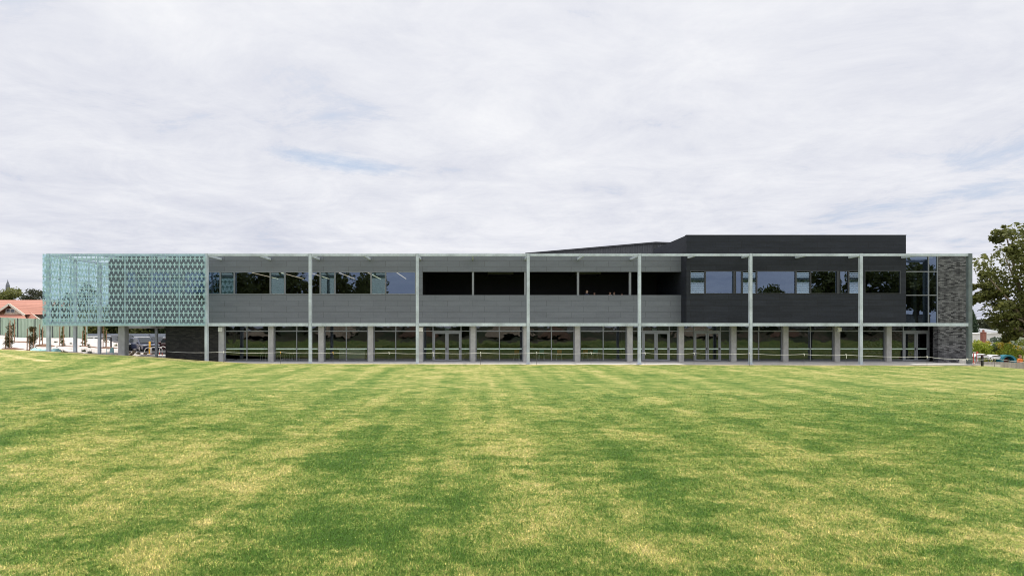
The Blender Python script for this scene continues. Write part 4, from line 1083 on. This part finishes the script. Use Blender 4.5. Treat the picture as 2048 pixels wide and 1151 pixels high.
def sapling(px, d, ptop, leaf, stakes, lab, dense=1.0, w=.28, low=.2):
    x = X(px, d); z0 = gravel_z(x, d); zt_ = Z(ptop, d); o = empty('staked_sapling', (x, d, z0), lab, 'sapling', 'young trees with timber stakes on the gravel bank')
    rnd = random.Random(int(px*7)); m = MB(); h = zt_-z0
    for k in range(int(26*dense)+6):
        t = low + (1-low)*rnd.random(); rr = w*(1.35-.8*t)
        leafquads(m, (x+rnd.uniform(-w, w)*.6, d+rnd.uniform(-w, w)*.6, z0+h*t), (rr*.6, rr*.6, .2), int(28*dense)+8, .05, rnd, .2)
    m.build('crown', M[leaf], o, smooth=True)
    MB().tube([(x, d, z0-.1), (x+.03, d, z0+h*.5), (x, d, zt_)], [.025, .018, .006], 6).build('trunk', M['bark'], o)
    for sp_, st in stakes:
        xs = X(sp_, d); zg = gravel_z(xs, d); MB().bar((xs, d-.15, zg-.1), (xs+.02, d-.15, Z(st, d)), .05).build('stake', M['wood'], o)
        MB().bar((xs, d-.15, Z(st, d)-.35), (x, d, Z(st, d)-.4), .03, .015).build('tie', M['rope'], o)
    mm = MB(); mm.lathe((0, 0, 0), [(.62, 0), (.5, .09), (.05, .14)], 12); mm.v = [(x+.35+a*1.5, d+b*1.2, gravel_z(x+.35+a*1.5, d+b*1.2)-.02+c_) for a, b, c_ in mm.v]; mm.build('mulch_ring', M['mulch'], o)
sapling(18, 48.5, 648, 'leaf_sapling', [(14, 665), (22.5, 640)], 'bushy sapling with tall stakes nearest the edge of the gravel', 1.3, .34, .05)
sapling(28, 58, 645, 'leaf_grey', [(25.5, 650), (31, 638)], 'thin sapling between tall stakes just before the green fence', .5, .15, .3)
sapling(65, 47.2, 655, 'leaf_sapling', [(57, 657), (62, 669), (70, 657)], 'bushy sapling held by three stakes above the aqua chips', 1.4, .36, .05)
sapling(84.5, 56, 652, 'leaf_grey', [(81.5, 648), (87.5, 655)], 'sparse sapling between two reddish stakes beside the first steel post', .5, .15, .3)
sapling(125, 57, 654, 'leaf_olive', [(121.5, 653), (129.5, 650)], 'sapling with a yellowish crown between the first two steel posts', .8, .2, .15)
sapling(169.5, 57.5, 654, 'leaf_olive', [(167, 662), (173, 652)], 'slim leafy sapling at the end of the green fence', 1.0, .18, .1)
sapling(211, 58, 655, 'leaf_olive', [(208, 652), (214.5, 660)], 'sparse sapling before the white parked car', .7, .22, .3)
TU = [(100,694,.2,'dark green tussock just beside the first steel post'),(111,684,.26,'dark green tussock high on the gravel between the first posts'),(114.5,694,.1,'tiny tussock midway between the first two posts'),(127,690,.32,'large upright tussock in the gravel between the first two posts'),(118.5,701,.32,'low dark tussock at the foot of the gravel beside the aqua chips'),
      (127,704.5,.26,'low flat tussock at the lawn edge between the first two posts'),(133,704,.14,'tiny round tussock just before the second steel post'),(141.5,687,.15,'small tussock beside the top of the second steel post'),(163,685.5,.2,'small tussock under the sapling at the fence end'),(161,691.5,.13,'tiny tussock below the sapling at the fence end'),
      (177,690,.22,'small tussock high on the gravel past the second post'),(178.5,694,.2,'dark tussock just below another past the second post'),(168,700.5,.34,'broad low tussock past the second post'),(179,703,.36,'broad flat tussock before the third steel post'),(273,699,.34,'rounded tussock on the mound before the blue car'),(286,703.5,.22,'small tussock on the mound near the bicycle hoops'),(232,690,.3,'green tussock at the top of the mound beside the broad column')]
for px, py, r_, lab in TU:
    d = 46.0
    for _ in range(60):
        z = gravel_z(X(px, d), d) + r_*.3
        if Z(py, d) <= z or d > 62: break
        d += .3
    x = X(px, d); z = gravel_z(x, d); m = MB(); rnd = random.Random(int(px*3))
    for k in range(60):
        a = rnd.uniform(0, 6.28); e = rnd.uniform(.2, 1.3); L = r_*rnd.uniform(.7, 1.2)
        b = Vector((x+rnd.gauss(0, r_*.22), d+rnd.gauss(0, r_*.22), z-.02)); tp = b+Vector((math.cos(a)*math.cos(e), math.sin(a)*math.cos(e), math.sin(e)))*L; sd = Vector((-math.sin(a), math.cos(a), 0))*.022
        m.add([b-sd, b+sd, tp], [(0,1,2)])
    tag(m.build('tussock_grass', M['leaf_dark'] if px < 180 else M['leaf_olive'], org=(x, d, z)), lab, 'tussock', 'tussocks planted in the gravel')
def mound(name, pts, d, h, mat, lab, cat, grp):
    m = MB(); p0, p1 = pts; x0, x1 = X(p0, d), X(p1, d); n = 12; rnd = random.Random(int(p0)); vs = []; fs = []
    for j in range(6):
        for i in range(n+1):
            t = i/n; u = j/5; x = x0+(x1-x0)*t; y = d-.5+u*1.0
            vs.append((x, y, gravel_z(x, y)-.06 + h*min(1, 3*math.sin(math.pi*t))*math.sin(math.pi*u)*rnd.uniform(.85, 1.1)))
    for j in range(5):
        for i in range(n): fs.append((j*(n+1)+i, j*(n+1)+i+1, (j+1)*(n+1)+i+1, (j+1)*(n+1)+i))
    m.add(vs, fs); return tag(m.build(name, M[mat], smooth=True), lab, cat, grp)
mound('chip_mound', (64, 84), 46.3, .38, 'aqua_chip', 'low mound of aqua chips under the three staked sapling', 'mound', 'mounds of aqua chips')
mound('chip_mound', (86, 95), 46.3, .34, 'aqua_chip', 'narrow mound of aqua chips directly before the first steel post', 'mound', 'mounds of aqua chips')
mound('chip_mound', (102, 118), 46.3, .38, 'aqua_chip', 'mound of aqua chips just past the first steel post', 'mound', 'mounds of aqua chips')
d = 50.5; x0, x1 = X(213, d), X(227, d); zg = gravel_z((x0+x1)/2, d)
o = empty('garden_sign', ((x0+x1)/2, d, zg), 'aqua panel on thin legs standing in the gravel before the broad column', 'sign')
m = MB(); m.prism([(x0+.25, Z(705, d)), (x1-.03, Z(705, d)), (x1-.03, Z(693.5, d)), (x1-.2, Z(695, d)), (x0+.45, Z(693.8, d)), (x0+.3, Z(696.5, d))], d, d+.05); m.build('panel', M['aqua_chip'], o)
for a in (x0, x1): MB().bar((a, d+.02, zg-.2), (a, d+.02, Z(697, d)), .03).build('leg', M['aqua_chip'], o)
MB().bar((x0, d+.02, Z(698, d)), (x0+.25, d+.02, Z(698, d)), .03).build('rail', M['aqua_chip'], o)
rnd = random.Random(77)
RK = ['sandy rock beside the broad concrete column', 'small tan rock in the gravel before the blue car', 'reddish rock by the path edge', 'flat sandy rock under the rounded tussock', 'pale rock near the path beside the small tussock', 'sandy rock at the foot of the mound']
for i, (px, py) in enumerate([(258,704),(264,707),(268,703),(277,706),(291,706.5),(261,709.5)]):
    d = 52.5; x = X(px, d); z = Z(py, d); m = MB(); m.ball((x, d, z), (rnd.uniform(.12,.22), .15, rnd.uniform(.08,.14)), 7, 5)
    m.v = [(a+rnd.uniform(-.03,.03), b+rnd.uniform(-.03,.03), c+rnd.uniform(-.02,.02)) for a, b, c in m.v]
    tag(m.build('rock', M['rock']), RK[i], 'rock', 'rocks in the gravel')
# a low earth mound these rocks and the tussock sit on
sheet('mound', rng(-38, -28.6, .4), rng(50.5, 57.5, .5), lambda x, y: -.3 + interp(x, [(-38, 1.35), (-34.2, 1.0), (-31.6, .82), (-28.6, .2)])*math.sin(math.pi*max(0, min(1, (y-50.5)/7)))**.6, M['gravel'])

# bicycle hoops, yellow bollard
d = 55.5
HP = [('bike_hoop', 296.5, 'white hoop with red feet beside the yellow bollard'), ('bike_hoop', 308, 'white hoop behind the slim deck post'), ('bike_hoop', 317.5, 'white hoop just past the slim deck post'), ('bike_hoop', 326, 'white hoop nearest the blackish brick wall')]
for i, (n, px, lab) in enumerate(HP):
    dd = d+.9*i; x = X(px, dd); o = empty(n, (x, dd, .06), lab, 'bicycle rack', 'bicycle hoops on the path'); r_ = .34
    pts = [(x-r_, dd, .3)] + [(x-r_*math.cos(math.pi*k/12), dd, .55+.0+r_*math.sin(math.pi*k/12)) for k in range(13)] + [(x+r_, dd, .3)]
    MB().tube(pts, .03, 7).build('tube', M['white'], o, smooth=True)
    for a in (-r_, r_): MB().tube([(x+a, dd, .0), (x+a, dd, .3)], .034, 7).build('foot', M['red'], o)
x = X(299.5, 57); o = empty('bollard', (x, 57, .06), 'yellow bollard standing before the blue parked car', 'bollard')
MB().tube([(x, 57, .0), (x, 57, Z(683, 57))], .085, 12).build('shaft', M['yellow'], o, smooth=True); MB().ball((x, 57, Z(683, 57)), (.085,.085,.05), 12, 6).build('cap', M['yellow'], o, smooth=True)
x = X(222, 58.6); o = empty('bollard', (x, 58.6, .2), 'thin dark bollard before the white parked car', 'bollard')
MB().tube([(x, 58.6, .1), (x, 58.6, Z(674.5, 58.6))], .07, 10).build('shaft', M['black'], o); MB().lathe((x, 58.6, Z(674.5, 58.6)), [(.075, 0), (.03, .05)], 10).build('cap', M['black'], o)

# cars
def car(cx, cy, z, rz, paint, lab, kind='hatch'):
    L, W = 4.3, 1.75
    H = {'hatch': 1.46, 'wagon': 1.5, 'suv': 1.7}[kind]
    o = empty('parked_car', (cx, cy, z), lab, 'car', 'cars in the car park'); o.rotation_euler = (0,0,rz)
    def part(mb, n, mt, par=o, **k):
        ob = mb.build(n, mt, None, org=(0,0,0), **k); ob.location = (0,0,0); ob.parent = par; return ob
    hx = L/2; bl = .88*H/1.46*.98; rear = {'hatch': .12, 'wagon': .06, 'suv': .05}[kind]
    low = [(-hx,.30),(-hx+.02,.62),(-hx+.06,bl),(.62,bl+.02),(hx-.25,bl-.14),(hx-.03,.66),(hx,.42),(hx-.1,.22),(-hx+.1,.22)]
    m = MB()
    def ring(pts, w): return [(x, s*w*(1-.06*max(0, abs(x)-1.5)), zz) for s in (-1, 1) for x, zz in pts]
    n = len(low); v = ring(low, W/2)
    m.add(v, [tuple(range(n-1,-1,-1)), tuple(range(n, 2*n))] + [(i, (i+1)%n, n+(i+1)%n, n+i) for i in range(n)])
    part(m, 'body', paint, bevel=.04)
    cab = [(-hx+.1,bl-.01),(-hx+rear+.28,H-.04),(-.9,H),(.1,H-.03),(.98,bl-.01)]
    m = MB(); n = len(cab)
    def cr(pts, inset): return [(x, s*(W/2-.05-(zz-bl)*.28-inset), zz) for s in (-1,1) for x, zz in pts]
    m.add(cr(cab, 0), [tuple(range(n-1,-1,-1)), tuple(range(n, 2*n))] + [(i, (i+1)%n, n+(i+1)%n, n+i) for i in range(n)])
    part(m, 'roof', paint, bevel=.03)
    gm = MB()
    for s in (-1, 1):
        for a, b in ((-hx+.42+rear, -.52), (-.42, .38)):
            za, zb = bl+.05, H-.13
            y0 = s*(W/2-.05-(za-bl)*.28+.006); y1 = s*(W/2-.05-(zb-bl)*.28+.006)
            xa = b + (.34 if b > 0 else 0)
            gm.add([(a-.12, y0, za), (xa, y0, za), (b, y1, zb), (a+.05, y1, zb)], [(0,1,2,3)])
    part(gm, 'side_window', M['carglass'])
    part(MB().add([(.97,-.68,bl+.04),(.97,.68,bl+.04),(.18,.58,H-.06),(.18,-.58,H-.06)], [(0,1,2,3)]) or _off(o, [(.985,-.68,bl+.03),(.985,.68,bl+.03),(.17,.58,H-.04),(.17,-.58,H-.04)]), 'windscreen', M['carglass'])
    part(_off(o, [(-hx+.085,-.66,bl+.06),(-hx+.085,.66,bl+.06),(-hx+rear+.25,.57,H-.1),(-hx+rear+.25,-.57,H-.1)]), 'rear_window', M['carglass'])
    for s in (-1, 1):
        part(MB().box(hx-.16, hx-.01, s*.66-.17, s*.66+.17, .60, .72), 'headlight', M['lens'], bevel=.02)
        part(MB().box(-hx-.01, -hx+.1, s*.68-.12, s*.68+.12, .62, .82), 'tail_light', M['taillens'], bevel=.02)
        part(MB().box(.55, .75, s*(W/2+.02)-.09, s*(W/2+.02)+.09, bl+.02, bl+.16), 'mirror', paint, bevel=.03)
        for xw in (-1.3, 1.32):
            wh = part(MB().lathe((xw, s*(W/2-.09), .32), [(.24,-.1),(.32,-.08),(.32,.08),(.24,.1)], 18, 'y'), 'wheel', M['tyre'])
            part(MB().lathe((xw, s*(W/2+.015), .32), [(.2,-.012),(.17,.012)], 12, 'y'), 'rim', M['alloy'], wh)
    part(MB().box(hx-.02, hx+.012, -.26, .26, .40, .50), 'number_plate', M['white'])
    part(MB().box(hx-.06, hx+.004, -.5, .5, .52, .62), 'grille', M['black'])
def _off(o, q): return MB().quad(*q)
cpz = .28
PW, PS, PD, PB, PR = paint_mat('white_paint', (.75,.75,.76)), paint_mat('silver_paint', (.34,.37,.42)), paint_mat('dark_paint', (.03,.035,.045)), paint_mat('blue_paint', (.035,.045,.09)), paint_mat('red_paint_car', (.06,.012,.016))
car(X(203, 66), 66, cpz, R(8), PW, 'white wagon parked behind the sparse sapling', 'wagon')
car(X(224, 68), 68, cpz+.05, R(-50), PW, 'white hatchback parked beside the white wagon', 'hatch')
car(X(176, 71), 71, cpz, R(20), PS, 'silver car beyond the end of the green fence', 'hatch')
car(X(250, 64.5), 64.5, cpz, R(-35), PD, 'charcoal four wheel drive partly behind the broad concrete column', 'suv')
car(X(287, 63.0), 63.0, cpz-.05, R(-40), PB, 'dark blue hatchback behind the yellow bollard', 'hatch')
car(X(313, 67.5), 67.5, cpz-.1, R(-60), PD, 'black car partly behind the slim deck post', 'hatch')
car(X(333, 64.5), 64.5, cpz-.12, R(-150), PR, 'dark red car beside the blackish brick wall', 'hatch')

# ------------------------------------------------------------------ behind the photographer (seen only in the window reflections)
big = tree('tree', (-34, -44, 1.8), 15, (6.2, 4.5, 5.6), 9.5, 'leaf_olive', 'tall dark tree across the field mirrored in the upper windows', group='trees across the field', nblob=44, nleaf=110, size=.38, seed=101, trunk_r=.4, th=4)
for k, (x, y, s) in enumerate([(-46, -42, 1.15), (-25, -45, .95), (-58, -46, 1.0), (69, -44, .72), (80, -42, .98), (92, -43, 1.08), (103, -42, 1.1), (45, -52, .52), (-12, -60, .5), (30, -60, .5), (115, -45, 1.1)]):
    copy_tree(big, (x, y, 1.8), k*1.3, s, 'tall dark tree across the field mirrored in the upper windows', 'tree', 'trees across the field')
rnd = random.Random(55); o = empty('shrub', (-44, -31, .6), 'dark shrub on the bank across the field mirrored in the ground floor glass', 'shrub', 'shrubs across the field')
m = MB(); cs = blobs(m, (-44, -31, 2.0), (2.2, 1.6, 1.5), 16, 70, .2, rnd); leafquads(m, (-44, -31, 1.2), (1.8, 1.2, 1.0), 200, .22, rnd)
tm = MB(); limbs(tm, (-44, -31, .5), .5, .08, rnd.sample(cs, 5), rnd); tm.build('stem', M['bark'], o); m.build('foliage', M['leaf_dark'], o, smooth=True)
for k in range(30):
    copy_tree(o, (-60 + k*5.6 + rnd.uniform(-2.2, 2.2), -29 - rnd.uniform(0, 7), .4), rnd.uniform(0, 6), rnd.uniform(.4, 1.2), o['label'], 'shrub', o['group'])
o = empty('shed', (90, -52, 2), 'white shed across the field mirrored in the ground floor glass', 'shed')
MB().box(78, 112, -58, -50, 0, 5.4).build('wall', M['offwhite'], o); MB().box(77.6, 112.4, -58.4, -49.6, 5.4, 5.7).build('roof', M['roof_grey'], o)
m = MB(); rnd = random.Random(9)
m.lathe((-30, -33, .8), [(5.5, 0), (4.6, .9), (3.0, 1.9), (1.2, 2.5), (.1, 2.7)], 16)
m.v = [(a+rnd.uniform(-.4,.4), b+rnd.uniform(-.4,.4), c+rnd.uniform(-.2,.2)) for a, b, c in m.v]
hp = tag(m.build('soil_heap', M['rock']), 'heap of tan soil across the field mirrored in the glass', 'soil heap', 'soil heaps across the field')
for k, (hx_, hy_, hs) in enumerate([(-47, -27, .6), (-12, -30, .8), (8, -31, 1.0), (17, -28, .7), (48, -30, .9), (66, -28, .6)]):
    c = hp.copy(); COL.objects.link(c); c.location = (hx_, hy_, .5); c.scale = (hs, hs, hs); c.rotation_euler = (0, 0, k*1.1)
    if k % 2: c.data = hp.data.copy(); c.data.materials[0] = M['mulch']; c['label'] = 'heap of reddish soil across the field mirrored in the glass'; c['group'] = 'reddish soil heaps across the field'
o = empty('site_hut', (25, -34, .6), 'pale site hut across the field mirrored in the central glass', 'hut')
MB().box(21, 29, -37, -34, .3, 3.6).build('wall', M['offwhite'], o); MB().box(20.8, 29.2, -37.2, -33.8, 3.6, 3.75).build('roof', M['white'], o); MB().box(22, 23, -33.99, -33.9, .4, 2.6).build('door', M['frame'], o)

# ------------------------------------------------------------------ sky, sun, camera
S = Vector((.07, .165, .985)).normalized()
el = math.asin(S.z); az = math.atan2(S.x, S.y)
w = bpy.data.worlds.new('World'); sc.world = w; w.use_nodes = True
t = NT.__new__(NT); t.m = w; t.t = w.node_tree; t.t.nodes.clear(); t.out = t.n('ShaderNodeOutputWorld')
sky = t.n('ShaderNodeTexSky', sky_type='NISHITA', sun_disc=False, sun_elevation=el, sun_rotation=az, air_density=1.0, dust_density=1.5, ozone_density=1.0)
dirv = t.n('ShaderNodeTexCoord').outputs['Generated']
nv = t.n('ShaderNodeVectorMath', operation='NORMALIZE'); t.l(dirv, nv.inputs[0])
dx, dy, dz = t.sep(nv.outputs[0])
zc_ = t.math('ADD', t.math('MAXIMUM', dz, 0.0), .09)
pl = t.comb(t.math('DIVIDE', dx, zc_), t.math('DIVIDE', dy, zc_), 0.0)
na = t.noise(pl, .50, 12, .64, .8); nb = t.noise(pl, 2.1, 12, .70, .5); ncl = t.noise(pl, .2, 4, .5); nst = t.noise(t.comb(t.math('MULTIPLY', t.math('DIVIDE', dx, zc_), .45), t.math('DIVIDE', dy, zc_), 4.0), 1.2, 12, .70, .6)
dens = t.math('ADD', t.math('ADD', t.math('MULTIPLY', na, .45), t.math('MULTIPLY', nb, .35)), t.math('MULTIPLY', nst, .35))
def gap(v, c, wd, sl=1.1):
    d = Vector(v).normalized(); q = t.n('ShaderNodeVectorMath', operation='SUBTRACT'); t.l(nv.outputs[0], q.inputs[0]); q.inputs[1].default_value = d
    x_, y_, z_ = t.sep(q.outputs[0])
    r2 = t.math('ADD', t.math('POWER', t.math('DIVIDE', t.math('ADD', x_, t.math('MULTIPLY', z_, sl)), wd[0]), 2.0), t.math('POWER', t.math('DIVIDE', z_, wd[1]), 2.0))
    return t.math('MULTIPLY', t.math('POWER', 2.718, t.math('MULTIPLY', r2, -1.0)), c)
def pd(px, py): return ((px-VX)/F, 1.0, (VY-py)/F)
holes = t.math('ADD', t.math('ADD', gap(pd(680, 328), .21, (.085, .018), 2.2), gap(pd(2050, 345), .09, (.16, .05))), gap(pd(800, 250), .03, (.2, .04)))
holes = t.math('ADD', holes, gap(pd(1990, 470), .05, (.2, .04)))
cov = t.math('SUBTRACT', dens, holes)
fac = t.mr(cov, .33, .50, .12, 1.0)
elev = t.mr(dz, 0.0, .42, 0.0, 1.0)
lit = t.mr(t.math('ADD', t.math('ADD', t.math('MULTIPLY', nb, .35), t.math('MULTIPLY', na, .42)), t.math('ADD', t.math('MULTIPLY', nst, .23), t.math('MULTIPLY', t.math('SUBTRACT', ncl, .5), .35))), .40, .60, 0.0, 1.0)
c_lo = t.mix(lit, (6.2, 6.45, 7.5), (8.9, 8.95, 9.4))
c_hi = t.mix(lit, (7.75, 7.9, 8.6), (9.75, 9.8, 10.0))
cc = t.mix(elev, c_lo, c_hi)
front = t.mr(dy, -.2, .3, 1.5, 1.0)     # brightening added to the sky behind the camera, to lift the facade
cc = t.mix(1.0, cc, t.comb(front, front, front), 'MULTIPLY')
skyb = t.mix(.65, sky.outputs[0], (5.2, 6.8, 9.2))
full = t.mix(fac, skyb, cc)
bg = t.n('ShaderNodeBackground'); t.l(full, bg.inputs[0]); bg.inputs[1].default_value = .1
t.l(bg.outputs[0], t.out.inputs[0])
sd = bpy.data.lights.new('Sun', 'SUN'); sd.energy = 3.4; sd.angle = R(1.5); sd.color = (1.0, .955, .88)
so = bpy.data.objects.new('sun_lamp', sd); COL.objects.link(so); so.rotation_euler = S.to_track_quat('Z', 'Y').to_euler(); so.location = (0, 20, 60)
cd = bpy.data.cameras.new('Camera'); cd.sensor_width = 36; cd.lens = F/2048*36; cd.clip_end = 5000; cd.clip_start = .1
cd.shift_x = (1024-VX)/2048; cd.shift_y = (VY-575.5)/2048
co = bpy.data.objects.new('camera', cd); COL.objects.link(co); co.location = (0, 0, EYE); co.rotation_euler = (R(90), 0, 0); sc.camera = co
sc.view_settings.view_transform = 'Standard'; sc.view_settings.look = 'None'; sc.view_settings.exposure = 0; sc.view_settings.gamma = 1
sc.cycles.pixel_filter_type = 'BLACKMAN_HARRIS'; sc.cycles.filter_width = 1.0
sc.cycles.transparent_max_bounces = 24; sc.cycles.max_bounces = 8
